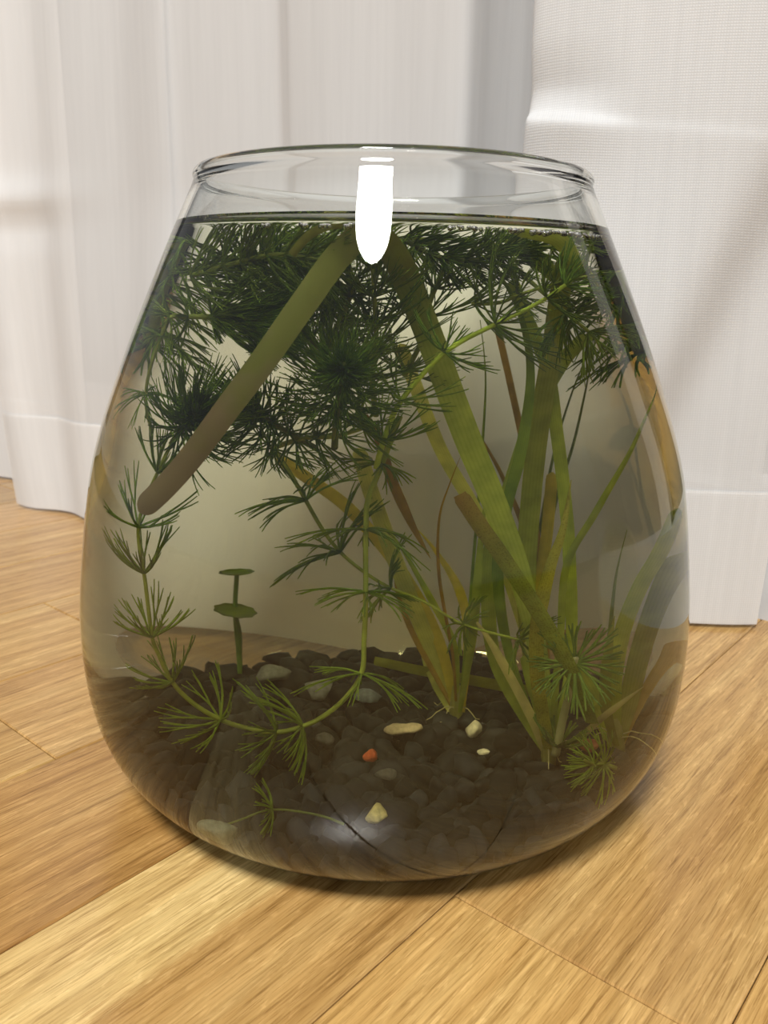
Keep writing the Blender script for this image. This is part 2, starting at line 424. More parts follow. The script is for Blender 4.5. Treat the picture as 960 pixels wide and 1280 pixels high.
# ------------------------------------------------------------------ where the plants and stones stand (metres)
DATA = {
 'leaves': [
  {"plant":0,"tone":"yellow","w":0.0036,"tip":"round","roll":0.0,"base":0.5,"pts":[[0.0196,0.024,0.0147],[0.0147,0.03,0.0375],[0.0041,0.04,0.0581],[-0.0091,0.045,0.074],[-0.0209,0.045,0.0838],[-0.0291,0.045,0.09]]},
  {"plant":0,"tone":"brown","w":0.00275,"tip":"point","roll":0.0,"base":0.8,"pts":[[-0.0062,0.02,0.11],[-0.0026,0.02,0.1037],[0.0009,0.02,0.0914],[0.0062,0.02,0.0787],[0.0119,0.02,0.0676]]},
  {"plant":0,"tone":"pale","w":0.0045,"tip":"round","roll":0.0,"base":0.4,"pts":[[0.0196,0.024,0.0147],[0.0164,0.028,0.0241],[0.009,0.03,0.0459],[0.0018,0.03,0.0664],[-0.0045,0.03,0.0851],[-0.0076,0.03,0.0975]]},
  {"plant":0,"tone":"lime","w":0.00202,"tip":"point","roll":0.0,"base":0.5,"pts":[[0.0196,0.024,0.0147],[0.0187,0.02,0.0383],[0.0125,0.015,0.0556],[0.0048,0.012,0.0717],[-0.0005,0.01,0.0801]]},
  {"plant":0,"tone":"rust","w":0.0009,"tip":"point","roll":0.0,"base":0.8,"pts":[[0.0196,0.024,0.0147],[0.0183,0.018,0.0362],[0.0141,0.012,0.0647],[0.0137,0.01,0.0816],[0.0161,0.01,0.0918],[0.019,0.01,0.1011]]},
  {"plant":0,"tone":"yellow","w":0.0026,"tip":"point","roll":0.0,"base":0.5,"pts":[[0.0212,0.022,0.0163],[0.0225,0.03,0.0377],[0.0203,0.04,0.0511],[0.0139,0.05,0.061],[0.0084,0.055,0.0669]]},
  {"plant":0,"tone":"brown","w":0.0017,"tip":"point","roll":0.0,"base":0.5,"pts":[[0.0196,0.024,0.0147],[0.0087,0.03,0.0374],[0.0036,0.035,0.0523],[0.0023,0.035,0.065]]},
  {"plant":0,"tone":"green","w":0.00231,"tip":"point","roll":0.0,"base":0.5,"pts":[[0.0205,0.02,0.0171],[0.023,0.01,0.0447],[0.0238,0.005,0.067],[0.0247,0.005,0.0831],[0.026,0.005,0.0943]]},
  {"plant":0,"tone":"dark","w":0.0009,"tip":"point","roll":0.0,"base":0.9,"pts":[[0.0205,0.02,0.0176],[0.0224,0.03,0.0434],[0.0235,0.035,0.063],[0.0245,0.035,0.0868],[0.0245,0.035,0.1181],[0.022,0.03,0.139]]},
  {"plant":0,"tone":"pale","w":0.00304,"tip":"point","roll":0.0,"base":0.5,"pts":[[0.0187,0.024,0.0147],[0.015,0.03,0.0206],[0.0123,0.04,0.0251],[0.0093,0.045,0.0351]]},
  {"plant":1,"tone":"bright","w":0.00691,"tip":"round","roll":0.0,"base":0.45,"pts":[[0.0418,-0.003,0.0145],[0.0392,0.0,0.0444],[0.0341,-0.002,0.0693],[0.028,-0.004,0.0878],[0.0199,-0.006,0.1086],[0.0102,-0.01,0.1372],[0.0044,-0.016,0.1535],[0.0004,-0.024,0.1633],[-0.0054,-0.036,0.1695],[-0.0122,-0.048,0.165],[-0.0196,-0.058,0.1551],[-0.0297,-0.064,0.1406],[-0.0383,-0.065,0.1288],[-0.0473,-0.062,0.1158],[-0.0547,-0.06,0.1071],[-0.062,-0.058,0.1003]]},
  {"plant":1,"tone":"pale","w":0.00363,"tip":"round","roll":0.0,"base":0.5,"pts":[[0.0418,-0.003,0.0145],[0.0388,0.01,0.0368],[0.031,0.025,0.0649],[0.0225,0.03,0.0809],[0.0138,0.035,0.0968],[0.0059,0.035,0.1205],[0.0026,0.03,0.1313]]},
  {"plant":1,"tone":"olive","w":0.005,"tip":"round","roll":0.0,"base":0.4,"pts":[[0.0423,0.0,0.0145],[0.0381,0.012,0.036],[0.0362,0.015,0.0617],[0.0368,0.015,0.0873],[0.0378,0.012,0.1121],[0.0391,0.01,0.132],[0.0397,0.006,0.1493],[0.0406,0.0,0.1618]]},
  {"plant":1,"tone":"dark","w":0.00291,"tip":"point","roll":0.0,"base":0.5,"pts":[[0.0418,-0.003,0.0145],[0.0331,0.005,0.0385],[0.0287,0.002,0.068],[0.0301,0.0,0.0867],[0.0332,-0.003,0.1057],[0.0343,-0.004,0.1274],[0.0314,-0.004,0.1436],[0.0257,-0.004,0.1562],[0.0188,-0.004,0.1644]]},
  {"plant":1,"tone":"green","w":0.00384,"tip":"round","roll":0.0,"base":0.5,"pts":[[0.0418,-0.003,0.0145],[0.0296,0.02,0.0329],[0.0272,0.02,0.0675],[0.0321,0.02,0.0906],[0.0371,0.022,0.1126],[0.042,0.022,0.1275],[0.0468,0.022,0.1351]]},
  {"plant":1,"tone":"lime","w":0.00311,"tip":"round","roll":0.0,"base":0.5,"pts":[[0.0427,0.0,0.0145],[0.0476,0.015,0.035],[0.0466,0.018,0.0684],[0.0449,0.018,0.0866],[0.042,0.018,0.1057],[0.0384,0.016,0.1262],[0.0319,0.012,0.1438],[0.0285,0.01,0.1536]]},
  {"plant":1,"tone":"speckled","w":0.00377,"tip":"point","roll":0.0,"base":0.7,"pts":[[0.0422,-0.004,0.0156],[0.0389,-0.012,0.04],[0.0383,-0.016,0.059],[0.0405,-0.018,0.0753],[0.0436,-0.018,0.0875],[0.0452,-0.016,0.0998]]},
  {"plant":1,"tone":"browntip","w":0.00466,"tip":"blunt","roll":0.0,"base":0.7,"pts":[[0.052,-0.01,0.0271],[0.0471,-0.018,0.0442],[0.038,-0.022,0.0647],[0.0292,-0.024,0.0802],[0.0227,-0.024,0.0898],[0.0178,-0.023,0.0973]]},
  {"plant":1,"tone":"green","w":0.00185,"tip":"point","roll":0.0,"base":0.8,"pts":[[0.0426,-0.004,0.0161],[0.0445,0.0,0.0483],[0.0452,-0.004,0.0728],[0.0516,-0.01,0.0897],[0.059,-0.014,0.1061],[0.0647,-0.016,0.1196],[0.0727,-0.016,0.1323]]},
  {"plant":1,"tone":"yellow","w":0.00308,"tip":"round","roll":0.0,"base":0.5,"pts":[[0.0415,-0.003,0.0157],[0.0389,0.01,0.0291],[0.0398,0.03,0.0493],[0.0417,0.035,0.073],[0.0422,0.035,0.0892]]},
  {"plant":1,"tone":"brown","w":0.00171,"tip":"round","roll":0.0,"base":0.5,"pts":[[0.0419,0.0,0.0145],[0.0417,0.03,0.0379],[0.0387,0.04,0.0762],[0.0352,0.04,0.0957],[0.0306,0.04,0.1172],[0.0264,0.04,0.1351]]},
  {"plant":1,"tone":"brown","w":0.0016,"tip":"point","roll":0.0,"base":0.5,"pts":[[0.0419,0.0,0.0145],[0.0421,0.03,0.0379],[0.0376,0.045,0.0654],[0.0311,0.05,0.0831],[0.0243,0.05,0.0975],[0.0187,0.05,0.1086]]},
  {"plant":1,"tone":"thin","w":0.00092,"tip":"point","roll":0.0,"base":0.9,"pts":[[0.0427,0.0,0.015],[0.04,0.035,0.0477],[0.0432,0.04,0.0763],[0.0467,0.042,0.0974],[0.0475,0.042,0.121],[0.047,0.04,0.1326]]},
  {"plant":1,"tone":"thin","w":0.00074,"tip":"point","roll":0.0,"base":0.9,"pts":[[0.0427,0.0,0.015],[0.0385,0.035,0.0476],[0.0414,0.04,0.0832],[0.0445,0.045,0.1103],[0.0465,0.045,0.1256],[0.0472,0.042,0.1359]]},
  {"plant":1,"tone":"tan","w":0.00246,"tip":"point","roll":0.0,"base":1.0,"pts":[[0.0418,-0.003,0.0145],[0.0385,-0.004,0.024],[0.033,0.0,0.0353],[0.0265,0.006,0.0475],[0.0217,0.01,0.0541]]},
  {"plant":1,"tone":"lime","w":0.00207,"tip":"round","roll":0.0,"base":1.0,"pts":[[0.0418,-0.003,0.0145],[0.0402,0.002,0.0228],[0.038,0.006,0.0306],[0.036,0.01,0.0394]]},
  {"plant":1,"tone":"green","w":0.00372,"tip":"round","roll":0.0,"base":0.5,"pts":[[0.0423,0.01,0.1583],[0.0392,0.012,0.1534],[0.0315,0.012,0.1628],[0.0259,0.012,0.166]]},
  {"plant":1,"tone":"olive","w":0.00466,"tip":"round","roll":0.0,"base":0.5,"pts":[[0.0485,-0.005,0.1535],[0.0429,-0.006,0.1614],[0.0382,-0.006,0.1674],[0.0278,-0.004,0.1698]]},
  {"plant":2,"tone":"olive","w":0.00416,"tip":"round","roll":0.0,"base":0.5,"pts":[[0.057,0.006,0.0147],[0.0574,0.004,0.0341],[0.0591,0.004,0.0491],[0.0624,0.006,0.0629],[0.0664,0.008,0.0732],[0.0702,0.008,0.0855]]},
  {"plant":2,"tone":"oliveb","w":0.0044,"tip":"round","roll":0.0,"base":0.5,"pts":[[0.0577,0.006,0.0151],[0.0604,0.016,0.0254],[0.0632,0.022,0.04],[0.066,0.026,0.0573],[0.0675,0.028,0.0661]]},
  {"plant":2,"tone":"thin","w":0.00097,"tip":"point","roll":0.0,"base":0.9,"pts":[[0.057,0.006,0.0147],[0.0553,0.004,0.0318],[0.0562,0.002,0.05],[0.057,0.0,0.0687],[0.0591,0.0,0.0823]]},
  {"plant":2,"tone":"oliveb","w":0.00278,"tip":"point","roll":0.0,"base":0.5,"pts":[[0.0571,0.004,0.0154],[0.0553,0.0,0.0287],[0.0559,-0.002,0.0437],[0.0571,-0.002,0.0566]]},
  {"plant":2,"tone":"brown","w":0.00172,"tip":"round","roll":0.0,"base":0.5,"pts":[[0.0583,0.008,0.0145],[0.0617,0.02,0.0222],[0.0653,0.03,0.0296],[0.0664,0.034,0.0347]]},
  {"plant":2,"tone":"tan","w":0.00161,"tip":"point","roll":0.0,"base":1.0,"pts":[[0.0468,-0.004,0.0171],[0.053,-0.006,0.0256],[0.0587,-0.006,0.0311],[0.0642,-0.004,0.0353]]},
  {"plant":2,"tone":"olive","w":0.00486,"tip":"round","roll":0.0,"base":0.5,"pts":[[0.0567,0.008,0.0143],[0.0528,0.016,0.0226],[0.0482,0.022,0.0325],[0.0434,0.026,0.0421]]},
  {"plant":3,"tone":"oliveb","w":0.00356,"tip":"blunt","roll":0.0,"base":0.9,"pts":[[-0.0023,0.045,0.024],[0.008,0.04,0.0232],[0.0176,0.036,0.0225],[0.0301,0.034,0.0206],[0.0437,0.03,0.0191]]},
  {"plant":4,"tone":"oliveb","w":0.00234,"tip":"round","roll":0.0,"base":0.9,"pts":[[-0.0237,-0.045,0.1647],[-0.0199,-0.047,0.1695],[-0.0148,-0.046,0.1721],[-0.0096,-0.044,0.1721]]},
 ],
 'stems': [
  {"name":"A","r":0.00075,"tone":"mid","pts":[[0.0029,-0.005,0.1152],[-0.0013,-0.01,0.1021],[-0.0047,-0.014,0.093],[-0.0051,-0.016,0.0856],[-0.0048,-0.018,0.0686],[-0.005,-0.018,0.0539],[-0.0055,-0.02,0.0441],[-0.0094,-0.02,0.0368],[-0.0148,-0.018,0.0305],[-0.0201,-0.018,0.0275],[-0.0266,-0.018,0.0258],[-0.0336,-0.018,0.0268],[-0.0405,-0.02,0.0299],[-0.0475,-0.022,0.0352],[-0.0526,-0.024,0.0416],[-0.0561,-0.026,0.05],[-0.0578,-0.028,0.056],[-0.059,-0.03,0.0676],[-0.0599,-0.03,0.0757],[-0.061,-0.031,0.0819],[-0.0615,-0.032,0.0892],[-0.0601,-0.033,0.0956],[-0.0566,-0.034,0.1044],[-0.0532,-0.034,0.112],[-0.0509,-0.034,0.1164]],"whorls":[{"p":[-0.0013,-0.01,0.1021],"L":0.01099,"n":7,"cup":85},{"p":[-0.0051,-0.016,0.0856],"L":0.0184,"n":7,"cup":95},{"p":[-0.0048,-0.018,0.0686],"L":0.01606,"n":8,"cup":95},{"p":[-0.0055,-0.02,0.0441],"L":0.01657,"n":8,"cup":85},{"p":[-0.0201,-0.018,0.0275],"L":0.01604,"n":11,"cup":75},{"p":[-0.0266,-0.018,0.0258],"L":0.0155,"n":10,"cup":80},{"p":[-0.0405,-0.02,0.0299],"L":0.01565,"n":8,"cup":75},{"p":[-0.0526,-0.024,0.0416],"L":0.01236,"n":9,"cup":62},{"p":[-0.0578,-0.028,0.056],"L":0.01381,"n":9,"cup":52},{"p":[-0.0596,-0.03,0.0754],"L":0.0155,"n":10,"cup":55},{"p":[-0.0615,-0.032,0.0892],"L":0.01524,"n":7,"cup":62},{"p":[-0.0566,-0.034,0.1044],"L":0.01514,"n":8,"cup":55}]},
  {"name":"budA","r":0.0008,"tone":"dark","pts":[[-0.0532,-0.034,0.112],[-0.0509,-0.036,0.1158],[-0.0478,-0.041,0.1208],[-0.0458,-0.045,0.1241]],"whorls":[{"p":[-0.0509,-0.036,0.1158],"L":0.01685,"n":12,"cup":95},{"p":[-0.0497,-0.038,0.1179],"L":0.01766,"n":14,"cup":85},{"p":[-0.0487,-0.04,0.1196],"L":0.01722,"n":14,"cup":70},{"p":[-0.0478,-0.042,0.121],"L":0.01553,"n":14,"cup":55},{"p":[-0.047,-0.043,0.1221],"L":0.01214,"n":14,"cup":40},{"p":[-0.0464,-0.0445,0.1233],"L":0.00837,"n":12,"cup":25},{"p":[-0.0482,-0.04,0.1199],"L":0.0085,"n":45,"cup":65,"spread":50},{"p":[-0.0472,-0.043,0.1219],"L":0.007,"n":40,"cup":65,"spread":50}]},
  {"name":"Lw","r":0.0008,"tone":"mid","pts":[[-0.0431,-0.03,0.1466],[-0.0496,-0.03,0.1468],[-0.0552,-0.03,0.1469],[-0.0573,-0.03,0.1418],[-0.0601,-0.03,0.1328],[-0.0607,-0.028,0.123],[-0.0583,-0.026,0.1133]],"whorls":[{"p":[-0.0496,-0.03,0.1468],"L":0.01093,"n":8,"cup":80},{"p":[-0.0552,-0.03,0.1469],"L":0.01331,"n":9,"cup":80},{"p":[-0.0573,-0.03,0.1418],"L":0.01627,"n":10,"cup":90},{"p":[-0.0606,-0.028,0.1254],"L":0.0128,"n":9,"cup":80}]},
  {"name":"budL","r":0.0008,"tone":"dark","pts":[[-0.0438,-0.034,0.1472],[-0.0391,-0.036,0.1474],[-0.0341,-0.038,0.1468],[-0.0282,-0.04,0.1461]],"whorls":[{"p":[-0.0438,-0.034,0.1472],"L":0.02012,"n":11,"cup":45},{"p":[-0.0418,-0.035,0.1473],"L":0.01975,"n":13,"cup":50},{"p":[-0.0393,-0.036,0.1474],"L":0.01878,"n":13,"cup":50},{"p":[-0.0369,-0.037,0.1471],"L":0.01769,"n":13,"cup":45},{"p":[-0.0345,-0.038,0.1468],"L":0.01588,"n":13,"cup":40},{"p":[-0.0321,-0.039,0.1466],"L":0.01376,"n":12,"cup":35},{"p":[-0.0297,-0.04,0.1463],"L":0.00975,"n":12,"cup":25},{"p":[-0.043,-0.034,0.1472],"L":0.007,"n":24,"cup":65,"spread":50}]},
  {"name":"budM","r":0.0008,"tone":"dark","pts":[[-0.0178,-0.012,0.1067],[-0.0245,-0.02,0.1129],[-0.0311,-0.028,0.1189],[-0.0359,-0.032,0.123]],"whorls":[{"p":[-0.0245,-0.02,0.1129],"L":0.01444,"n":10,"cup":80},{"p":[-0.0283,-0.024,0.1164],"L":0.01517,"n":13,"cup":85},{"p":[-0.0311,-0.028,0.1189],"L":0.01555,"n":14,"cup":80},{"p":[-0.033,-0.03,0.1209],"L":0.01441,"n":14,"cup":60},{"p":[-0.0344,-0.031,0.1222],"L":0.01171,"n":13,"cup":45},{"p":[-0.0317,-0.029,0.1196],"L":0.008,"n":34,"cup":65,"spread":50}]},
  {"name":"budC","r":0.0009,"tone":"dark","pts":[[-0.013,-0.03,0.111],[-0.0126,-0.036,0.1211],[-0.0119,-0.042,0.1288],[-0.0111,-0.05,0.1348],[-0.0108,-0.056,0.1384]],"whorls":[{"p":[-0.0126,-0.036,0.12],"L":0.01345,"n":10,"cup":90},{"p":[-0.0123,-0.039,0.125],"L":0.01605,"n":13,"cup":92},{"p":[-0.0119,-0.042,0.1288],"L":0.01749,"n":14,"cup":88},{"p":[-0.0115,-0.046,0.132],"L":0.01741,"n":15,"cup":78},{"p":[-0.0111,-0.05,0.1348],"L":0.01507,"n":15,"cup":62},{"p":[-0.0109,-0.053,0.1365],"L":0.01164,"n":14,"cup":45},{"p":[-0.0108,-0.055,0.1378],"L":0.0075,"n":12,"cup":25},{"p":[-0.0111,-0.05,0.1348],"L":0.0075,"n":45,"cup":65,"spread":50},{"p":[-0.0109,-0.053,0.1363],"L":0.006,"n":40,"cup":65,"spread":50}]},
  {"name":"B","r":0.0008,"tone":"light","pts":[[-0.0028,-0.014,0.1019],[-0.001,-0.016,0.1104],[0.0031,-0.018,0.1225],[0.0134,-0.02,0.1365],[0.0251,-0.022,0.1448],[0.0317,-0.022,0.1487],[0.0384,-0.022,0.1534],[0.0432,-0.02,0.1575]],"whorls":[{"p":[-0.001,-0.016,0.1104],"L":0.01381,"n":9,"cup":70},{"p":[0.0031,-0.018,0.1225],"L":0.01559,"n":9,"cup":75},{"p":[0.0134,-0.02,0.1365],"L":0.01344,"n":8,"cup":80},{"p":[0.0251,-0.022,0.1448],"L":0.0214,"n":11,"cup":78},{"p":[0.037,-0.022,0.1524],"L":0.01177,"n":9,"cup":80},{"p":[0.0414,-0.02,0.156],"L":0.01214,"n":10,"cup":60}]},
  {"name":"sprayC","r":0.0008,"tone":"mid","pts":[[-0.0031,-0.004,0.1149],[-0.0042,-0.008,0.1275],[-0.0034,-0.012,0.1361],[-0.0035,-0.016,0.1433],[-0.004,-0.018,0.1513],[-0.0045,-0.018,0.1602]],"whorls":[{"p":[-0.0042,-0.008,0.1275],"L":0.01566,"n":10,"cup":80},{"p":[-0.0032,-0.012,0.1356],"L":0.02033,"n":13,"cup":62},{"p":[-0.0035,-0.016,0.1433],"L":0.01821,"n":12,"cup":62},{"p":[-0.004,-0.018,0.1513],"L":0.0152,"n":12,"cup":60},{"p":[-0.0044,-0.018,0.1591],"L":0.01245,"n":12,"cup":50}]},
  {"name":"sprayR","r":0.0007,"tone":"mid","pts":[[0.0037,0.004,0.1256],[0.0083,0.002,0.1378],[0.0085,0.0,0.1436],[0.0107,-0.002,0.1523],[0.0133,-0.004,0.1605]],"whorls":[{"p":[0.0036,0.004,0.128],"L":0.01382,"n":9,"cup":80},{"p":[0.0085,0.0,0.1432],"L":0.02122,"n":12,"cup":60},{"p":[0.0107,-0.002,0.1518],"L":0.01333,"n":10,"cup":60}]},
  {"name":"twigR","r":0.0006,"tone":"mid","pts":[[0.0194,-0.004,0.148],[0.026,-0.006,0.1488],[0.0306,-0.008,0.1514],[0.0386,-0.01,0.1549],[0.0467,-0.01,0.1576],[0.0518,-0.006,0.1583]],"whorls":[{"p":[0.0209,-0.004,0.148],"L":0.01517,"n":9,"cup":70},{"p":[0.0306,-0.008,0.1514],"L":0.01054,"n":11,"cup":80},{"p":[0.0386,-0.01,0.1549],"L":0.01144,"n":10,"cup":80},{"p":[0.0467,-0.01,0.1574],"L":0.01247,"n":11,"cup":85}]},
  {"name":"twigR2","r":0.0006,"tone":"mid","pts":[[0.0283,0.004,0.1589],[0.0346,0.0,0.1524],[0.0418,-0.006,0.1458],[0.0487,-0.008,0.1398],[0.0509,-0.008,0.1352]],"whorls":[{"p":[0.0418,-0.006,0.1458],"L":0.0136,"n":13,"cup":85},{"p":[0.0479,-0.002,0.1482],"L":0.01379,"n":13,"cup":90},{"p":[0.049,-0.008,0.1417],"L":0.01384,"n":12,"cup":60}]},
  {"name":"C","r":0.0006,"tone":"mid","pts":[[-0.0282,0.01,0.1001],[-0.0242,0.008,0.0936],[-0.0207,0.006,0.0874],[-0.0165,0.004,0.0803],[-0.0117,0.004,0.0736],[-0.0054,0.004,0.0678],[0.0015,0.004,0.0631],[0.0102,0.002,0.0597],[0.0205,-0.002,0.0539],[0.0344,-0.01,0.0518]],"whorls":[{"p":[-0.0207,0.006,0.0874],"L":0.0166,"n":9,"cup":115},{"p":[-0.0117,0.004,0.0736],"L":0.02215,"n":9,"cup":118},{"p":[0.0015,0.004,0.0631],"L":0.01363,"n":9,"cup":115},{"p":[0.0205,-0.002,0.0539],"L":0.01055,"n":9,"cup":100},{"p":[0.0344,-0.01,0.0518],"L":0.01089,"n":8,"cup":80}]},
  {"name":"S","r":0.0011,"tone":"pale","pts":[[0.0433,-0.008,0.0168],[0.0449,-0.01,0.0267],[0.0467,-0.013,0.0369],[0.0477,-0.016,0.0459],[0.048,-0.017,0.0487]],"whorls":[{"p":[0.0477,-0.017,0.0467],"L":0.01446,"n":15,"cup":78,"ax":[0.05,-1,0.35]},{"p":[0.0429,-0.009,0.0193],"L":0.00845,"n":12,"cup":60}]},
  {"name":"S2","r":0.0006,"tone":"mid","pts":[[0.0579,-0.02,0.0183],[0.055,-0.022,0.02],[0.0525,-0.024,0.0207],[0.0502,-0.026,0.0226]],"whorls":[{"p":[0.055,-0.022,0.02],"L":0.01034,"n":12,"cup":80},{"p":[0.0525,-0.024,0.0207],"L":0.00794,"n":9,"cup":70}]},
  {"name":"G1","r":0.00035,"tone":"dark","pts":[[-0.0089,-0.058,0.0179],[-0.0158,-0.056,0.0193],[-0.0267,-0.055,0.0198],[-0.0347,-0.056,0.0172],[-0.0413,-0.058,0.0154]],"whorls":[{"p":[-0.0271,-0.055,0.0198],"L":0.00717,"n":8,"cup":85}]},
  {"name":"m1","r":0.0008,"tone":"mid","pts":[[-0.0495,-0.028,0.158],[-0.0383,-0.03,0.161],[-0.0275,-0.034,0.1638],[-0.0169,-0.036,0.1625]],"whorls":[{"p":[-0.0495,-0.028,0.158],"L":0.01924,"n":12,"cup":70},{"p":[-0.0451,-0.0288,0.1591],"L":0.01746,"n":12,"cup":70},{"p":[-0.041,-0.0295,0.1602],"L":0.01649,"n":12,"cup":70},{"p":[-0.0369,-0.0305,0.1614],"L":0.0159,"n":12,"cup":70},{"p":[-0.0328,-0.032,0.1624],"L":0.01551,"n":12,"cup":70},{"p":[-0.0288,-0.0335,0.1634],"L":0.01525,"n":12,"cup":70},{"p":[-0.0248,-0.0345,0.1635],"L":0.01504,"n":12,"cup":70},{"p":[-0.0208,-0.0352,0.163],"L":0.01488,"n":12,"cup":70},{"p":[-0.0169,-0.036,0.1625],"L":0.01478,"n":12,"cup":70}]},
  {"name":"m2","r":0.0008,"tone":"dark","pts":[[-0.0131,-0.02,0.1492],[-0.0226,-0.022,0.1536],[-0.0321,-0.02,0.1565],[-0.0398,-0.015,0.1616]],"whorls":[{"p":[-0.0131,-0.02,0.1492],"L":0.01408,"n":9,"cup":70},{"p":[-0.0178,-0.021,0.1514],"L":0.01407,"n":9,"cup":70},{"p":[-0.0226,-0.022,0.1536],"L":0.01409,"n":9,"cup":70},{"p":[-0.0273,-0.021,0.155],"L":0.01414,"n":9,"cup":70},{"p":[-0.0321,-0.02,0.1565],"L":0.01426,"n":9,"cup":70},{"p":[-0.0359,-0.0175,0.159],"L":0.01439,"n":9,"cup":70},{"p":[-0.0398,-0.015,0.1616],"L":0.01468,"n":9,"cup":70}]},
  {"name":"m3","r":0.0008,"tone":"dark","pts":[[-0.0157,-0.03,0.1374],[-0.0215,-0.03,0.1437],[-0.0273,-0.028,0.1509],[-0.0302,-0.022,0.1601]],"whorls":[{"p":[-0.0157,-0.03,0.1374],"L":0.01415,"n":9,"cup":70},{"p":[-0.0192,-0.03,0.1412],"L":0.01414,"n":9,"cup":70},{"p":[-0.0227,-0.0296,0.1451],"L":0.01416,"n":9,"cup":70},{"p":[-0.0262,-0.0284,0.1495],"L":0.01421,"n":9,"cup":70},{"p":[-0.0285,-0.0256,0.1546],"L":0.01424,"n":9,"cup":70},{"p":[-0.0302,-0.022,0.1601],"L":0.01425,"n":9,"cup":70}]},
  {"name":"m4","r":0.0008,"tone":"dark","pts":[[0.0028,0.0,0.1656],[0.0104,-0.004,0.1615],[0.0189,-0.004,0.1606],[0.0254,0.002,0.1618]],"whorls":[{"p":[0.0028,0.0,0.1656],"L":0.01051,"n":12,"cup":70},{"p":[0.0057,-0.0015,0.164],"L":0.01052,"n":12,"cup":70},{"p":[0.0085,-0.003,0.1625],"L":0.01053,"n":12,"cup":70},{"p":[0.0115,-0.004,0.1614],"L":0.01053,"n":12,"cup":70},{"p":[0.0147,-0.004,0.1611],"L":0.01051,"n":12,"cup":70},{"p":[0.0179,-0.004,0.1607],"L":0.01049,"n":12,"cup":70},{"p":[0.0205,-0.0025,0.1609],"L":0.01045,"n":12,"cup":70},{"p":[0.023,-0.0003,0.1613],"L":0.01039,"n":12,"cup":70},{"p":[0.0254,0.002,0.1618],"L":0.01031,"n":12,"cup":70}]},
  {"name":"m5","r":0.0008,"tone":"mid","pts":[[0.0224,0.01,0.164],[0.0297,0.01,0.1629],[0.0366,0.012,0.1632],[0.0412,0.015,0.1648]],"whorls":[{"p":[0.0224,0.01,0.164],"L":0.00877,"n":11,"cup":70},{"p":[0.0261,0.01,0.1635],"L":0.00868,"n":11,"cup":70},{"p":[0.0297,0.01,0.1629],"L":0.00857,"n":11,"cup":70},{"p":[0.0332,0.011,0.1631],"L":0.00841,"n":11,"cup":70},{"p":[0.0366,0.012,0.1632],"L":0.0082,"n":11,"cup":70},{"p":[0.039,0.0135,0.164],"L":0.00794,"n":11,"cup":70},{"p":[0.0412,0.015,0.1648],"L":0.00761,"n":11,"cup":70}]},
  {"name":"m6","r":0.0008,"tone":"mid","pts":[[-0.0179,-0.01,0.132],[-0.0131,-0.012,0.1415],[-0.0093,-0.014,0.153],[-0.0113,-0.014,0.164]],"whorls":[{"p":[-0.0179,-0.01,0.132],"L":0.01588,"n":11,"cup":70},{"p":[-0.0158,-0.0109,0.136],"L":0.01583,"n":11,"cup":70},{"p":[-0.0137,-0.0117,0.1401],"L":0.01578,"n":11,"cup":70},{"p":[-0.012,-0.0126,0.1448],"L":0.01571,"n":11,"cup":70},{"p":[-0.0104,-0.0134,0.1497],"L":0.01563,"n":11,"cup":70},{"p":[-0.0096,-0.014,0.1546],"L":0.01555,"n":11,"cup":70},{"p":[-0.0104,-0.014,0.1594],"L":0.01548,"n":11,"cup":70},{"p":[-0.0113,-0.014,0.164],"L":0.01541,"n":11,"cup":70}]},
  {"name":"m7","r":0.0008,"tone":"dark","pts":[[0.0471,0.03,0.1524],[0.0488,0.034,0.1439],[0.0519,0.036,0.1329],[0.0544,0.036,0.1251]],"whorls":[{"p":[0.0471,0.03,0.1524],"L":0.012,"n":11,"cup":70},{"p":[0.0481,0.0324,0.1474],"L":0.012,"n":11,"cup":70},{"p":[0.0495,0.0344,0.1417],"L":0.012,"n":11,"cup":70},{"p":[0.0513,0.0356,0.1351],"L":0.012,"n":11,"cup":70},{"p":[0.0529,0.036,0.1297],"L":0.012,"n":11,"cup":70},{"p":[0.0544,0.036,0.1251],"L":0.012,"n":11,"cup":70}]},
  {"name":"m8","r":0.0008,"tone":"mid","pts":[[-0.0292,0.03,0.1621],[-0.0167,0.035,0.1634],[-0.0037,0.035,0.163],[0.0095,0.03,0.1641]],"whorls":[{"p":[-0.0292,0.03,0.1621],"L":0.01197,"n":10,"cup":70},{"p":[-0.0239,0.0321,0.1627],"L":0.0124,"n":10,"cup":70},{"p":[-0.0185,0.0343,0.1633],"L":0.01272,"n":10,"cup":70},{"p":[-0.013,0.035,0.1633],"L":0.01298,"n":10,"cup":70},{"p":[-0.0074,0.035,0.1632],"L":0.01314,"n":10,"cup":70},{"p":[-0.0018,0.0343,0.1632],"L":0.0132,"n":10,"cup":70},{"p":[0.0039,0.0321,0.1637],"L":0.01316,"n":10,"cup":70},{"p":[0.0095,0.03,0.1641],"L":0.01305,"n":10,"cup":70}]},
  {"name":"m9","r":0.0008,"tone":"dark","pts":[[-0.0355,0.005,0.1524],[-0.0262,0.01,0.1559],[-0.015,0.012,0.1537],[-0.0074,0.01,0.1458]],"whorls":[{"p":[-0.0355,0.005,0.1524],"L":0.01386,"n":9,"cup":70},{"p":[-0.03,0.008,0.1545],"L":0.01394,"n":9,"cup":70},{"p":[-0.024,0.0104,0.1555],"L":0.01411,"n":9,"cup":70},{"p":[-0.0173,0.0116,0.1542],"L":0.01434,"n":9,"cup":70},{"p":[-0.012,0.0112,0.1506],"L":0.01454,"n":9,"cup":70},{"p":[-0.0074,0.01,0.1458],"L":0.01469,"n":9,"cup":70}]},
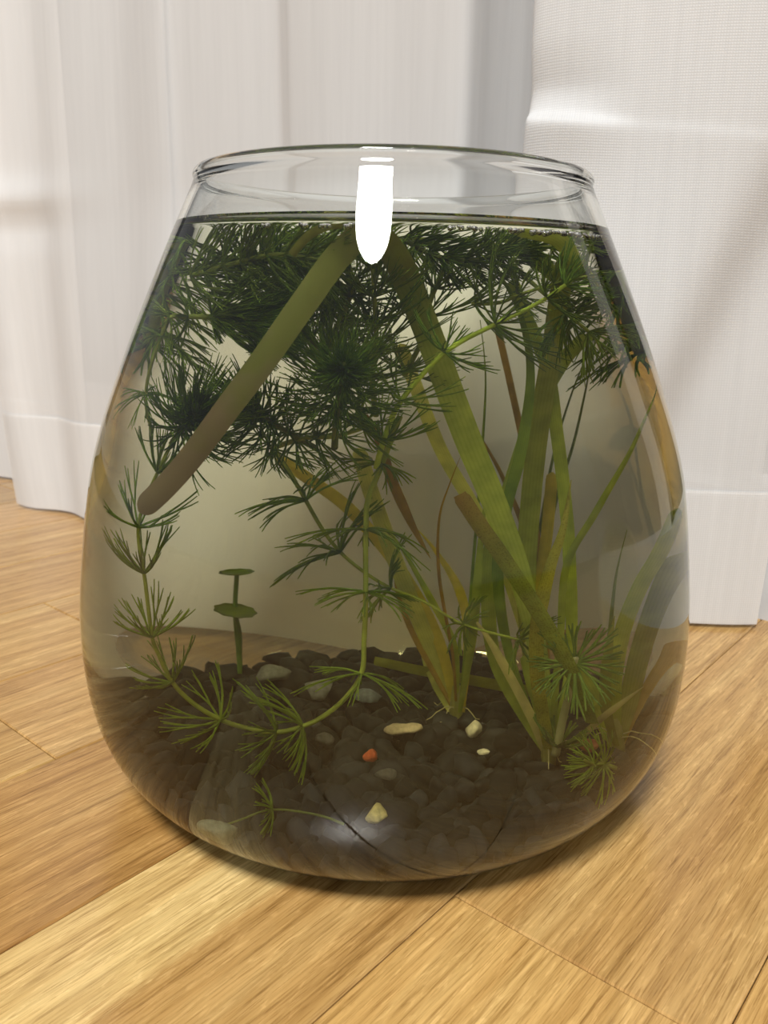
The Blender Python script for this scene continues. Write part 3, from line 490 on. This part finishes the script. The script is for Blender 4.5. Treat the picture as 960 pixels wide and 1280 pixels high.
  {"name":"m10","r":0.0008,"tone":"mid","pts":[[-0.0286,-0.012,0.1064],[-0.0206,-0.018,0.1108],[-0.0128,-0.022,0.1125],[-0.006,-0.02,0.1146]],"whorls":[{"p":[-0.0286,-0.012,0.1064],"L":0.01216,"n":9,"cup":80},{"p":[-0.0226,-0.0165,0.1097],"L":0.01216,"n":9,"cup":80},{"p":[-0.0167,-0.02,0.1117],"L":0.01214,"n":9,"cup":80},{"p":[-0.0111,-0.0215,0.1131],"L":0.01213,"n":9,"cup":80},{"p":[-0.006,-0.02,0.1146],"L":0.01214,"n":9,"cup":80}]},
  {"name":"m11","r":0.0008,"tone":"mid","pts":[[-0.0438,0.028,0.1605],[-0.0462,0.03,0.1537],[-0.0488,0.032,0.1443],[-0.051,0.034,0.1349],[-0.0533,0.036,0.1254]],"whorls":[{"p":[-0.0438,0.028,0.1605],"L":0.013,"n":10,"cup":75},{"p":[-0.0452,0.0291,0.1566],"L":0.013,"n":10,"cup":75},{"p":[-0.0466,0.0303,0.1524],"L":0.013,"n":10,"cup":75},{"p":[-0.048,0.0314,0.147],"L":0.013,"n":10,"cup":75},{"p":[-0.0494,0.0326,0.1416],"L":0.013,"n":10,"cup":75},{"p":[-0.0507,0.0337,0.1362],"L":0.013,"n":10,"cup":75},{"p":[-0.052,0.0349,0.1308],"L":0.013,"n":10,"cup":75},{"p":[-0.0533,0.036,0.1254],"L":0.013,"n":10,"cup":75}]},
 ],
 'penny': {"base":[-0.0381,0.0567,0.016],"stems":[[[-0.0388,0.06,0.0221],[-0.0396,0.058,0.0366],[-0.0398,0.056,0.0508]],[[-0.0384,0.06,0.0215],[-0.0385,0.057,0.0293],[-0.0391,0.054,0.037]]],"discs":[{"c":[-0.0392,0.056,0.0506],"r":0.0043,"tilt":[-0.06,-0.08]},{"c":[-0.0395,0.054,0.0376],"r":0.0053,"tilt":[0.16,0.14]}]},
 'stones': [
  {"p":[0.0058,0.0069,0.017],"w":0.01,"h":0.005,"tone":"tan","label":"tan peanut-shaped stone on the dark gravel in front of the tape grass","shape":"peanut","rot":0},
  {"p":[0.0237,0.0084,0.017],"w":0.0041,"h":0.0053,"tone":"cream","label":"small cream stone at the foot of the central tape grass, by its white roots","shape":"lump","rot":0},
  {"p":[0.0257,-0.0071,0.017],"w":0.0034,"h":0.0022,"tone":"cream","label":"tiny angular white stone chip below the cream stone","shape":"chip","rot":0.3},
  {"p":[-0.0028,-0.0118,0.017],"w":0.0039,"h":0.0041,"tone":"red","label":"small brick-red stone on the gravel below the tan peanut-shaped one","shape":"lump","rot":0.4},
  {"p":[-0.0008,-0.0495,0.017],"w":0.0063,"h":0.0053,"tone":"sand","label":"sandy yellow stone nearest the front of the gravel","shape":"lump","rot":0.5},
  {"p":[0.0511,-0.0003,0.017],"w":0.0055,"h":0.004,"tone":"redbrown","label":"dull reddish stone beside the pale stem on the right","shape":"lump","rot":0},
  {"p":[-0.0298,0.0493,0.017],"w":0.0095,"h":0.007,"tone":"grey","label":"large pale grey stone at the back left of the gravel","shape":"lump","rot":0.2},
  {"p":[-0.0172,0.0372,0.017],"w":0.0094,"h":0.0077,"tone":"grey","label":"pale grey stone behind the rising plant stem","shape":"lump","rot":0.8},
  {"p":[-0.0038,0.0319,0.017],"w":0.0077,"h":0.0052,"tone":"blue","label":"bluish grey stone right of the rising plant stem","shape":"lump","rot":0.1},
  {"p":[-0.0413,-0.0669,0.017],"w":0.0125,"h":0.0082,"tone":"moss","label":"large greenish grey stone against the glass at front left","shape":"lump","rot":0.3},
  {"p":[0.0011,-0.0246,0.017],"w":0.006,"h":0.0036,"tone":"grey2","label":"medium grey stone just below the brick-red one","shape":"lump","rot":0.3},
  {"p":[-0.0148,-0.0016,0.017],"w":0.0053,"h":0.0041,"tone":"grey2","label":"medium grey stone right of the trailing leaf whorl","shape":"lump","rot":0.3},
 ],
}
PEB_COL = (.025, .027, .030)

# ------------------------------------------------------------------ plant materials
def lin(r, g_, b):
    f = lambda c: (c/255/12.92) if c/255 <= .04045 else ((c/255+.055)/1.055)**2.4
    return (f(r), f(g_), f(b))

def leaf_material(name, kind):
    """thin water-plant tissue; colour comes from the object's own colour"""
    m, nt, out = new_mat(name)
    oi = N(nt, 'ShaderNodeObjectInfo'); tc = N(nt, 'ShaderNodeTexCoord')
    col = oi.outputs['Color']
    n = N(nt, 'ShaderNodeTexNoise', Scale=180, Detail=3)
    nt.links.new(tc.outputs['Object'], n.inputs['Vector'])
    col = mixc(nt, col, ramp(nt, n.outputs['Fac'], [(.3, (.72,.74,.66)), (.7, (1.18,1.15,1.1))]), .8, 'MULTIPLY')
    if kind != 'needle':
        uv = N(nt, 'ShaderNodeUVMap'); uv.uv_map = 'UVMap'
        w = N(nt, 'ShaderNodeTexWave', wave_type='BANDS', bands_direction='X', Scale=2.0, Distortion=1.2)
        nt.links.new(uv.outputs[0], w.inputs['Vector'])
        col = mixc(nt, col, ramp(nt, w.outputs['Fac'], [(0, (.86,.90,.80)), (.6, (1.06,1.05,1.08))]), .5, 'MULTIPLY')
        sep = N(nt, 'ShaderNodeSeparateXYZ'); nt.links.new(uv.outputs[0], sep.inputs[0])
        if kind in ('browntip', 'drooping'):
            r = N(nt, 'ShaderNodeTexNoise', Scale=90, Detail=3); nt.links.new(tc.outputs['Object'], r.inputs['Vector'])
            v = math_n(nt, 'ADD', sep.outputs[1], math_n(nt, 'MULTIPLY', math_n(nt, 'SUBTRACT', r.outputs['Fac'], .5), .25))
            if kind == 'browntip':
                fac = ramp(nt, v, [(.70, (0,0,0)), (1.0, (1,1,1))]); col = mixc(nt, col, lin(158,136,62), fac)
            else:
                fac = ramp(nt, v, [(.45, (0,0,0)), (.62, (1,1,1))]); col = mixc(nt, col, lin(150,154,70), fac)
                fac = ramp(nt, v, [(.80, (0,0,0)), (.92, (1,1,1))]); col = mixc(nt, col, lin(168,152,104), fac)
        if kind in ('speckled', 'browntip'):
            s = N(nt, 'ShaderNodeTexNoise', Scale=2200, Detail=2); nt.links.new(tc.outputs['Object'], s.inputs['Vector'])
            col = mixc(nt, col, ramp(nt, s.outputs['Fac'], [(.34, (.6,.56,.42)), (.48, (1,1,1))]), .7, 'MULTIPLY')
    p = N(nt, 'ShaderNodeBsdfPrincipled', Roughness=.55); p.inputs['Specular IOR Level'].default_value = .25
    t = N(nt, 'ShaderNodeBsdfTranslucent'); a = N(nt, 'ShaderNodeMixShader')
    a.inputs[0].default_value = .3 if kind == 'needle' else .56
    nt.links.new(col, p.inputs['Base Color']); nt.links.new(col, t.inputs['Color'])
    nt.links.new(p.outputs[0], a.inputs[1]); nt.links.new(t.outputs[0], a.inputs[2])
    nt.links.new(a.outputs[0], out.inputs['Surface'])
    return m
M_NEEDLE = leaf_material('needle_leaf', 'needle'); M_LEAF = leaf_material('ribbon_leaf', 'plain')
M_SPECK = leaf_material('speckled_ribbon_leaf', 'speckled'); M_TIP = leaf_material('brown_tipped_ribbon_leaf', 'browntip')
M_DROOP = leaf_material('drooping_ribbon_leaf', 'drooping')

def pebble_material(name, base, var=.5, noise_scale=260):
    m, nt, out = new_mat(name)
    ge = N(nt, 'ShaderNodeNewGeometry'); tc = N(nt, 'ShaderNodeTexCoord'); oi = N(nt, 'ShaderNodeObjectInfo')
    rnd = math_n(nt, 'FRACT', math_n(nt, 'ADD', ge.outputs['Random Per Island'], oi.outputs['Random']))
    n = N(nt, 'ShaderNodeTexNoise', Scale=noise_scale, Detail=4, Roughness=.65); nt.links.new(tc.outputs['Object'], n.inputs['Vector'])
    tone = ramp(nt, rnd, [(0, tuple(c*(1-var) for c in base)), (.6, base), (.9, tuple(c*(1+var) for c in base)), (1, tuple(c*(1+1.6*var) for c in base))])
    c = mixc(nt, tone, ramp(nt, n.outputs['Fac'], [(.3, (.6,.6,.6)), (.7, (1.3,1.3,1.3))]), .9, 'MULTIPLY')
    p = N(nt, 'ShaderNodeBsdfPrincipled', Roughness=.75); p.inputs['Specular IOR Level'].default_value = .3
    nt.links.new(c, p.inputs['Base Color'])
    b = N(nt, 'ShaderNodeBump', Strength=.5, Distance=.0006); nt.links.new(n.outputs['Fac'], b.inputs['Height']); nt.links.new(b.outputs[0], p.inputs['Normal'])
    nt.links.new(p.outputs[0], out.inputs['Surface'])
    return m
M_PEB = pebble_material('dark_pebble', PEB_COL)

# ------------------------------------------------------------------ gravel
ZG = .0145
prng = random.Random(5)
def pebble_mesh(seed, sub=2, amp=.42):
    bm = bmesh.new(); bmesh.ops.create_icosphere(bm, subdivisions=sub, radius=1.0)
    off = Vector((seed*3.7, seed*1.3, seed*.7))
    for v in bm.verts:
        d = v.co.normalized()
        k = 1 + amp*mnoise.noise(d*1.1+off) + amp*.55*mnoise.noise(d*2.6+off)
        # a few broken faces
        for j in range(5):
            pn = Vector((math.sin(seed*5+j*2.1), math.cos(seed*3+j*1.7), math.sin(seed+j*4.0))).normalized()
            h = d.dot(pn)*k
            if h > .66: k *= .66/h
        v.co = d*k
    me = bpy.data.meshes.new('pebble'); bm.to_mesh(me); bm.free()
    me.polygons.foreach_set('use_smooth', [True]*len(me.polygons)); me.materials.append(M_PEB)
    return me
variants = [pebble_mesh(i+1, 2) for i in range(9)]
low = [pebble_mesh(i+1, 1) for i in range(6)]
stone_pos = [(Vector(s['p']), (s['w']+s['h'])*.22) for s in DATA['stones']]
spots = []
SP = .0070
rows = int(.19/SP/.866)
for j in range(-rows//2, rows//2+1):
    for i in range(-18, 19):
        x = (i + (.5 if j % 2 else 0))*SP + prng.uniform(-.0014,.0014); y = j*SP*.866 + prng.uniform(-.0014,.0014)
        r = prng.uniform(.0031,.0047)*(1.35 if prng.random() < .15 else 1)
        z = ZG-.0030 + prng.uniform(-.0012,.0016) + .0015*mnoise.noise(Vector((x*30,y*30,3)))
        lim = ri(z-.001)-r*1.02
        if math.hypot(x,y) > lim: continue
        if any((p.xy-Vector((x,y))).length < q*.75+r*.35 for p, q in stone_pos): continue
        spots.append((x,y,z,r))
spots.sort(key=lambda s: s[1])
front, rest = spots[:300], spots[300:]
for x, y, z, r in front:
    o = bpy.data.objects.new('pebble', prng.choice(variants)); COL.objects.link(o)
    o.location = (x,y,z); o.rotation_euler = [prng.uniform(0,6.28) for _ in range(3)]
    f = [prng.uniform(.85,1.2), prng.uniform(.85,1.2), prng.uniform(.6,.9)]
    o.scale = [r*k for k in f]
    tag(o, 'dark grey pebble among the nearer gravel on the bowl bottom', 'pebble', 'dark gravel pebbles')
def merged(name, items, meshes, mat, label, cat):
    verts, faces = [], []
    for x, y, z, r in items:
        me = prng.choice(meshes)
        R = Matrix.Rotation(prng.uniform(0,6.28),3,Vector((prng.uniform(-1,1),prng.uniform(-1,1),prng.uniform(-1,1))).normalized())
        b = len(verts); sx = Vector((r*prng.uniform(.85,1.2), r*prng.uniform(.85,1.2), r*prng.uniform(.65,.95)))
        for v in me.vertices: verts.append(R @ Vector((v.co.x*sx.x, v.co.y*sx.y, v.co.z*sx.z)) + Vector((x,y,z)))
        faces += [tuple(b+i for i in p.vertices) for p in me.polygons]
    o = mesh_obj(name, verts, faces, mat)
    return tag(o, label, cat, kind='stuff')
merged('gravel', rest, variants, M_PEB, 'dark grey gravel covering the back of the bowl bottom', 'gravel')
lower = []
for j in range(-20, 21):
    for i in range(-20, 21):
        x = (i+(.5 if j%2 else 0))*.0056 + prng.uniform(-.001,.001); y = j*.0049 + prng.uniform(-.001,.001)
        r = prng.uniform(.0024,.0031); z = ZB + r*.8 + prng.uniform(0,.0008)
        if math.hypot(x,y) < ri(ZB+.002)-r-.001: lower.append((x,y,z+.0004,r*.9))
bed = merged('gravel', lower, low, M_PEB, 'lowest layer of fine dark gravel on the bowl bottom', 'gravel')

bm = bmesh.new(); bm.from_mesh(bed.data)      # dark disc added among the lowest stones to block bright glints through gaps
ring = [bm.verts.new(((ri(ZB+.002)-.004)*math.cos(a*math.pi/32), (ri(ZB+.002)-.004)*math.sin(a*math.pi/32), ZB+.0012)) for a in range(64)]
bm.faces.new(ring); bm.to_mesh(bed.data); bm.free()
STONE_COL = dict(tan=lin(190,172,140), cream=lin(225,215,185), red=lin(190,90,50), sand=lin(205,190,125), redbrown=lin(150,88,58), grey=lin(125,126,124), grey2=lin(92,90,84), blue=lin(112,120,128), moss=lin(128,132,108))
stone_mats = {k: pebble_material('stone_'+k, v, .06, 400) for k, v in STONE_COL.items()}
for i, s in enumerate(DATA['stones']):
    me = pebble_mesh(20+i, 3, .22)
    me.materials.clear(); me.materials.append(stone_mats[s['tone']])
    for v in me.vertices:
        if s['shape'] == 'peanut':
            x = v.co.x; w = .62 + .38*min(1, abs(x)/.55)**1.5
            v.co.y *= w; v.co.z *= w*.9
        v.co.x *= s['w']/2; v.co.y *= s['h']*.55; v.co.z *= s['h']*.46
        if s['shape'] == 'chip': v.co.z *= .7
    o = bpy.data.objects.new('stone', me); COL.objects.link(o)
    o.location = s['p']; o.rotation_euler = (.1, 0, s['rot'])
    tag(o, s['label'], 'stone', 'odd stones lying on the gravel')

# ------------------------------------------------------------------ keeping plants inside the water
def inside(v, m=.0009):
    z = min(v.z, ZW-.0036); z = max(z, .0125)
    r = ri(z)-m; q = math.hypot(v.x, v.y)
    if q > r: return Vector((v.x*r/q, v.y*r/q, z))
    return Vector((v.x, v.y, z))

def tube(verts, faces, path, radii, n=6, cap=True):
    up = Vector((.31,.17,.93)); base0 = len(verts)
    for i, p in enumerate(path):
        t = (path[min(i+1,len(path)-1)]-path[max(i-1,0)])
        t = t.normalized() if t.length > 1e-9 else Vector((0,0,1))
        a = t.cross(up)
        if a.length < .05: a = t.cross(Vector((1,0,0)))
        a.normalize(); b = t.cross(a)
        r = radii[i] if isinstance(radii, list) else radii
        for k in range(n):
            g_ = 2*math.pi*k/n; verts.append(p + a*(r*math.cos(g_)) + b*(r*math.sin(g_)))
    for i in range(len(path)-1):
        for k in range(n):
            a0 = base0+i*n+k; a1 = base0+i*n+(k+1)%n
            faces.append((a0, a1, a1+n, a0+n))
    if cap:
        faces.append(tuple(base0+k for k in range(n-1,-1,-1))); e = base0+(len(path)-1)*n
        faces.append(tuple(e+k for k in range(n)))

# ------------------------------------------------------------------ hornwort
hr = random.Random(77)
NEEDLE_R = .00025
def whorl_geometry(p, axis, L, n, cup, rnd, thick=1.0, spread=13):
    NR = NEEDLE_R*thick
    verts, faces = [], []
    axis = axis.normalized()
    a = axis.cross(Vector((0,0,1)))
    if a.length < .1: a = axis.cross(Vector((0,1,0)))
    a.normalize(); b = axis.cross(a)
    ph = rnd.uniform(0, 6.28)
    def branch(q, d, L, steps, r0, r1, curl):
        path = [q.copy()]
        for i in range(steps):
            d = (d + axis*curl + Vector((rnd.uniform(-1,1),rnd.uniform(-1,1),rnd.uniform(-1,1)))*.05).normalized()
            q = q + d*(L/steps); path.append(inside(q))
        rad = [r0+(r1-r0)*i/steps for i in range(steps+1)]
        tube(verts, faces, path, rad, 3, False)
        return q, d
    for i in range(n):
        az = ph + 2*math.pi*(i+rnd.uniform(-.25,.25))/n
        rad = a*math.cos(az) + b*math.sin(az)
        c = math.radians(cup + rnd.uniform(-spread,spread))
        d = (axis*math.cos(c) + rad*math.sin(c)).normalized()
        l = L*rnd.uniform(.80,1.18)
        q, d1 = branch(p + rad*.0004, d, l*.34, 3, NR*1.35, NR*1.2, .05)
        side = d1.cross(axis); side = side.normalized() if side.length > .05 else a
        side = (side*rnd.uniform(.6,1) + axis*rnd.uniform(-.6,.6)).normalized()
        for s in (-1, 1):
            d2 = (d1 + side*s*rnd.uniform(.10,.20)).normalized()
            q2, d3 = branch(q, d2, l*.26, 2, NR*1.15, NR*1.05, .09)
            tilt = (side*.7 + d3.cross(side)*rnd.uniform(-.7,.7)).normalized()
            for s2 in (-1, 1):
                d4 = (d3 + tilt*s2*rnd.uniform(.08,.19)).normalized()
                branch(q2, d4, l*.42*rnd.uniform(.7,1.1), 3, NR, NR*.5, .07)
    return verts, faces

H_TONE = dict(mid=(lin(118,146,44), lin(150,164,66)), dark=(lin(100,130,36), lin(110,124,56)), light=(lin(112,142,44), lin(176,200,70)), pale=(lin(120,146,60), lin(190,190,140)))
H_LABEL = dict(
 A=('hornwort', 'long hornwort stem looping in a U over the gravel, up to a round tuft'),
 Lw=('hornwort', 'hornwort sprig bent down the upper left glass, ending in a thick brush pointing right'),
 budM=('hornwort', 'dark bushy hornwort tip behind the drooping olive leaf, right of the round tuft'),
 budC=('hornwort', 'darkest hornwort tuft at the front centre, seen head-on with a black heart'),
 B=('hornwort', 'pale green hornwort stem rising diagonally from the centre to the upper right'),
 sprayC=('hornwort', 'open hornwort spray standing right below the lamp reflection'),
 sprayR=('hornwort', 'loose hornwort spray behind the broad bright ribbon leaf near the surface'),
 twigR=('hornwort', 'wiry hornwort twig lying level just under the surface at the upper right'),
 twigR2=('hornwort', 'hornwort twig hanging down beside the right glass below the bubbles'),
 C=('hornwort', 'thin hornwort stem leaning from the left thicket down to the lower right'),
 S=('hornwort', 'pale hornwort shoot at lower right topped by one wide star-shaped whorl'),
 S2=('hornwort', 'small faded hornwort scrap resting on the gravel at far right'),
 G1=('hornwort', 'thin bare hornwort scrap on the gravel just inside the front glass'),
 m1=('hornwort', 'feathery hornwort strand floating at the surface along the upper left front'),
 m2=('hornwort', 'dark hornwort strand under the surface, left of the lamp reflection'),
 m3=('hornwort', 'dark hornwort strand sloping up behind the top of the drooping olive leaf'),
 m4=('hornwort', 'dark hornwort clump floating at the surface just right of the lamp reflection'),
 m5=('hornwort', 'short hornwort tuft floating at the surface among the right-hand ribbon leaves'),
 m6=('hornwort', 'hornwort strand rising to the surface just left of the lamp reflection'),
 m7=('hornwort', 'dark hornwort strand pressed to the upper right back of the glass'),
 m8=('hornwort', 'hornwort strand floating at the surface along the back of the bowl'),
 m9=('hornwort', 'hornwort strand in the middle of the upper left thicket'),
 m11=('hornwort', 'blurred hornwort strand squeezed against the upper left side of the glass'),
 m10=('hornwort', 'low hornwort strand fringing the underside of the left thicket'))
THICK = dict(S=1.7, A=1.15, C=1.2, B=1.1, twigR=.9)
MERGE = dict(budA='A', budL='Lw')
roots_ = {}
for st in DATA['stems']:
    key = MERGE.get(st['name'], st['name'])
    pts = [Vector(p) for p in st['pts']]
    leafc, stemc = H_TONE[st['tone']]
    if key not in roots_:
        root = empty('hornwort', pts[0]); roots_[key] = root
        nm, lb = H_LABEL[key]; tag(root, lb, 'water plant', 'hornwort in the bowl')
    root = roots_[key]; inv = Matrix.Translation(root.location).inverted()
    path = [inside(p, .0015) for p in smooth_path(pts, 5)]
    v, f = [], []
    tube(v, f, path, [st['r']*(1-.35*i/len(path)) for i in range(len(path))], 7)
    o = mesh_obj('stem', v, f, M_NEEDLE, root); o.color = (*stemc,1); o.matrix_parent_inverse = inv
    for w in st['whorls']:
        p = Vector(w['p'])
        i = min(range(len(path)), key=lambda k: (path[k]-p).length)
        ax = Vector(w['ax']) if 'ax' in w else path[min(i+1,len(path)-1)]-path[max(i-1,0)]
        v, f = whorl_geometry(path[i], ax, max(w['L'], .006), round(w['n']*1.2), w['cup'], hr, THICK.get(st['name'], 1.0), w.get('spread', 13))
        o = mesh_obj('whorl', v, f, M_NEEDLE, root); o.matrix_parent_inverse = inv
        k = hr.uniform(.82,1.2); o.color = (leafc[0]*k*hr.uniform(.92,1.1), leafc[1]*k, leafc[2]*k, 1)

# ------------------------------------------------------------------ tape grass
T_TONE = dict(yellow=lin(204,192,80), brown=lin(178,152,72), pale=lin(206,208,122), lime=lin(184,198,82), rust=lin(172,142,60), green=lin(172,186,84), dark=lin(138,162,62), bright=lin(188,202,98), olive=lin(174,182,76), speckled=lin(180,178,70), browntip=lin(152,164,66), thin=lin(132,146,80), tan=lin(196,188,126), oliveb=lin(152,156,70))
def ribbon(pts, width, tip, base, rnd, n=9, twist=.5):
    path = [inside(p, .0012) for p in smooth_path(pts, n)]
    L = [0.0]
    for a, b in zip(path, path[1:]): L.append(L[-1]+(b-a).length)
    verts, faces, uvs = [], [], []
    tw0 = rnd.uniform(-twist, twist); tw1 = rnd.uniform(-twist, twist)
    K = 5; side = None
    for i, p in enumerate(path):
        u = L[i]/L[-1]
        t = (path[min(i+1,len(path)-1)]-path[max(i-1,0)]).normalized()
        s = t.cross(Vector((0,1,0)))
        if s.length < .15: s = side if side is not None else t.cross(Vector((1,0,0)))
        s.normalize()
        if side is not None and s.dot(side) < 0: s = -s
        if side is not None: s = (s*.6+side*.4).normalized()
        side = s.copy()
        a = tw0+(tw1-tw0)*u
        nn = s.cross(t).normalized(); s = (s*math.cos(a)+nn*math.sin(a)).normalized(); nn = s.cross(t).normalized()
        w = base+(1-base)*min(1, u/.35)**.7
        if tip == 'point': w *= min(1, max(.03, (1-u)/.38))**.75
        elif tip == 'round': w *= math.sqrt(max(.03, 1-max(0,(u-(1-.6*width/L[-1]))/(.6*width/L[-1]))**2))
        else: w *= .80 if u > .985 else 1
        hw = width/2*w
        th = .00022
        for layer in (1, -1):
            for k in range(K):
                x = -1+2*k/(K-1)
                q = p + s*(x*hw) + nn*(.10*hw*(x*x) + layer*th*(1-x*x))
                verts.append(inside(q, .0006)); uvs.append((x*.5+.5, u))
    m = 2*K
    for i in range(len(path)-1):
        for k in range(K-1):
            a = i*m+k; faces.append((a, a+1, a+1+m, a+m))
            b = i*m+K+k; faces.append((b, b+m, b+1+m, b+1))
    return verts, faces, uvs
P_INFO = [('tape_grass', 'yellowing tape grass clump rooted at the centre of the gravel', 'water plant'),
          ('tape_grass', 'tallest green tape grass clump right of centre, its leaves reaching the surface', 'water plant'),
          ('tape_grass', 'short olive tape grass clump with rounded leaves near the right glass', 'water plant'),
          ('fallen_leaf', 'browned ribbon leaf lying flat across the back of the gravel', 'leaf'),
          ('floating_leaf', 'small olive ribbon leaf floating under the surface, left of the lamp reflection', 'leaf')]
tr_ = random.Random(3)
p_roots = {}
for lf in DATA['leaves']:
    pts = [Vector(p) for p in lf['pts']]
    k = lf['plant']
    single = k >= 3
    if k not in p_roots and not single:
        p_roots[k] = tag(empty(P_INFO[k][0], pts[0]), P_INFO[k][1], P_INFO[k][2], 'tape grass in the bowl')
    droop = lf['tone'] == 'bright'
    v, f, uv = ribbon(pts, lf['w'], lf['tip'], lf['base'], tr_, twist=.15 if (single or droop) else .5)
    mat = {'speckled': M_SPECK, 'browntip': M_TIP, 'bright': M_DROOP}.get(lf['tone'], M_LEAF)
    o = mesh_obj(P_INFO[k][0] if single else 'leaf', v, f, mat, None if single else p_roots[k])
    ul = o.data.uv_layers.new(name='UVMap')
    for l in o.data.loops: ul.data[l.index].uv = uv[l.vertex_index]
    q = tr_.uniform(.9,1.1); c = T_TONE[lf['tone']]; o.color = (c[0]*q, c[1]*q, c[2]*q, 1)
    if single: tag(o, P_INFO[k][1], P_INFO[k][2])
    else:
        o.matrix_parent_inverse = Matrix.Translation(p_roots[k].location).inverted()
        if droop: o['label'] = 'long leaf bending over at the surface and drooping olive-brown to the left'
        if lf['tone'] == 'speckled': o['label'] = 'speckled pointed leaf'
        if lf['tone'] == 'browntip': o['label'] = 'leaf with a browned blunt end'
# crowns and pale roots
M_ROOT = simple('pale_root', lin(180,172,120), .6)
for k, root in p_roots.items():
    v, f = [], []
    c = root.location.copy()
    for i in range(5):
        a = tr_.uniform(0,6.28); l = tr_.uniform(.006,.013); d = Vector((math.cos(a), math.sin(a)-.6, 0)).normalized()
        path = []
        for j in range(7):
            t = j/6
            path.append(Vector((c.x+d.x*l*t, c.y+d.y*l*t, max(.0155, c.z+.002+.003*math.sin(t*3)-.004*t)+tr_.uniform(-.0004,.0004))))
        tube(v, f, path, [.00020*(1-.5*j/6) for j in range(7)], 5)
    o = mesh_obj('roots', v, f, M_ROOT, root); o.matrix_parent_inverse = Matrix.Translation(root.location).inverted(); o['label'] = 'thin pale roots'
    v, f = [], []
    tube(v, f, [c+Vector((0,0,-.003)), c+Vector((0,0,.0)), c+Vector((0,0,.004)), c+Vector((0,0,.009))], [.0016,.0019,.0017,.0011], 10)
    o = mesh_obj('crown', v, f, M_LEAF, root); o.color = (*lin(176,176,104),1); o.matrix_parent_inverse = Matrix.Translation(root.location).inverted()
    ul = o.data.uv_layers.new(name='UVMap')

# ------------------------------------------------------------------ pennywort seedling at the back left
pn = DATA['penny']
root = tag(empty('pennywort', pn['base']), 'tiny pennywort with two round leaves standing at the back left of the gravel', 'water plant')
inv = Matrix.Translation(root.location).inverted()
for sp_, dc in zip(pn['stems'], pn['discs']):
    path = [Vector(pn['base'])+Vector((0,0,-.002))] + [Vector(p) for p in sp_[:-1]] + [Vector(dc['c'])]
    path = smooth_path(path, 5); v, f = [], []
    tube(v, f, path, .0006, 7)
    o = mesh_obj('leaf_stalk', v, f, M_NEEDLE, root); o.color = (*lin(112,150,70),1); o.matrix_parent_inverse = inv
    v, f = [], []
    R = Matrix.Rotation(dc['tilt'][0],3,'X') @ Matrix.Rotation(dc['tilt'][1],3,'Y'); SEGD = 48
    for layer in (1,-1):
        for ring in range(5):
            for i in range(SEGD):
                a = 2*math.pi*i/SEGD; q = ring/4
                rr_ = dc['r']*q*(1+(.045*math.cos(9*a) if ring == 4 else 0))
                v.append(Vector(dc['c']) + R @ Vector((rr_*math.cos(a), rr_*math.sin(a), .0008*q*q + layer*.00022*(1-.6*q))))
    for layer in range(2):
        for ring in range(4):
            for i in range(SEGD):
                a0 = layer*5*SEGD+ring*SEGD+i; a1 = layer*5*SEGD+ring*SEGD+(i+1)%SEGD
                q = (a0,a1,a1+SEGD,a0+SEGD); f.append(q if layer else q[::-1])
    for i in range(SEGD):
        k = (i+1)%SEGD; f.append((4*SEGD+i, 4*SEGD+k, 9*SEGD+k, 9*SEGD+i))
    o = mesh_obj('leaf', v, f, M_NEEDLE, root); o.color = (*lin(104,124,46),1); o.matrix_parent_inverse = inv

# ------------------------------------------------------------------ bubbles caught under the waterline
def bubble_material():
    m, nt, out = new_mat('air_bubble')
    g_ = N(nt, 'ShaderNodeBsdfGlass', Roughness=0.0, IOR=1/1.333); g_.inputs['Color'].default_value = (1,1,1,1)
    nt.links.new(g_.outputs[0], out.inputs['Surface']); return m
bm = bmesh.new(); br = random.Random(9)
def bubbles(a0, a1, n):
    for i in range(n):
        a = math.radians(br.uniform(a0, a1)); r = br.uniform(.00045,.00085); z = ZW-.0026-r*1.05-br.uniform(0,.0004)
        q = ri(z)-r*1.3-br.uniform(0,.0008)
        bmesh.ops.create_icosphere(bm, subdivisions=2, radius=r, matrix=Matrix.Translation((q*math.cos(a), q*math.sin(a), z)))
bubbles(-78,-68,14); bubbles(-64,-28,70); bubbles(-112,-98,14); bubbles(-128,-116,4)
me = bpy.data.meshes.new('bubbles'); bm.to_mesh(me); bm.free()
me.polygons.foreach_set('use_smooth', [True]*len(me.polygons)); me.materials.append(bubble_material())
ob = bpy.data.objects.new('bubbles', me); COL.objects.link(ob)
tag(ob, 'row of tiny air bubbles clinging to the glass along the waterline', 'bubbles', kind='stuff')
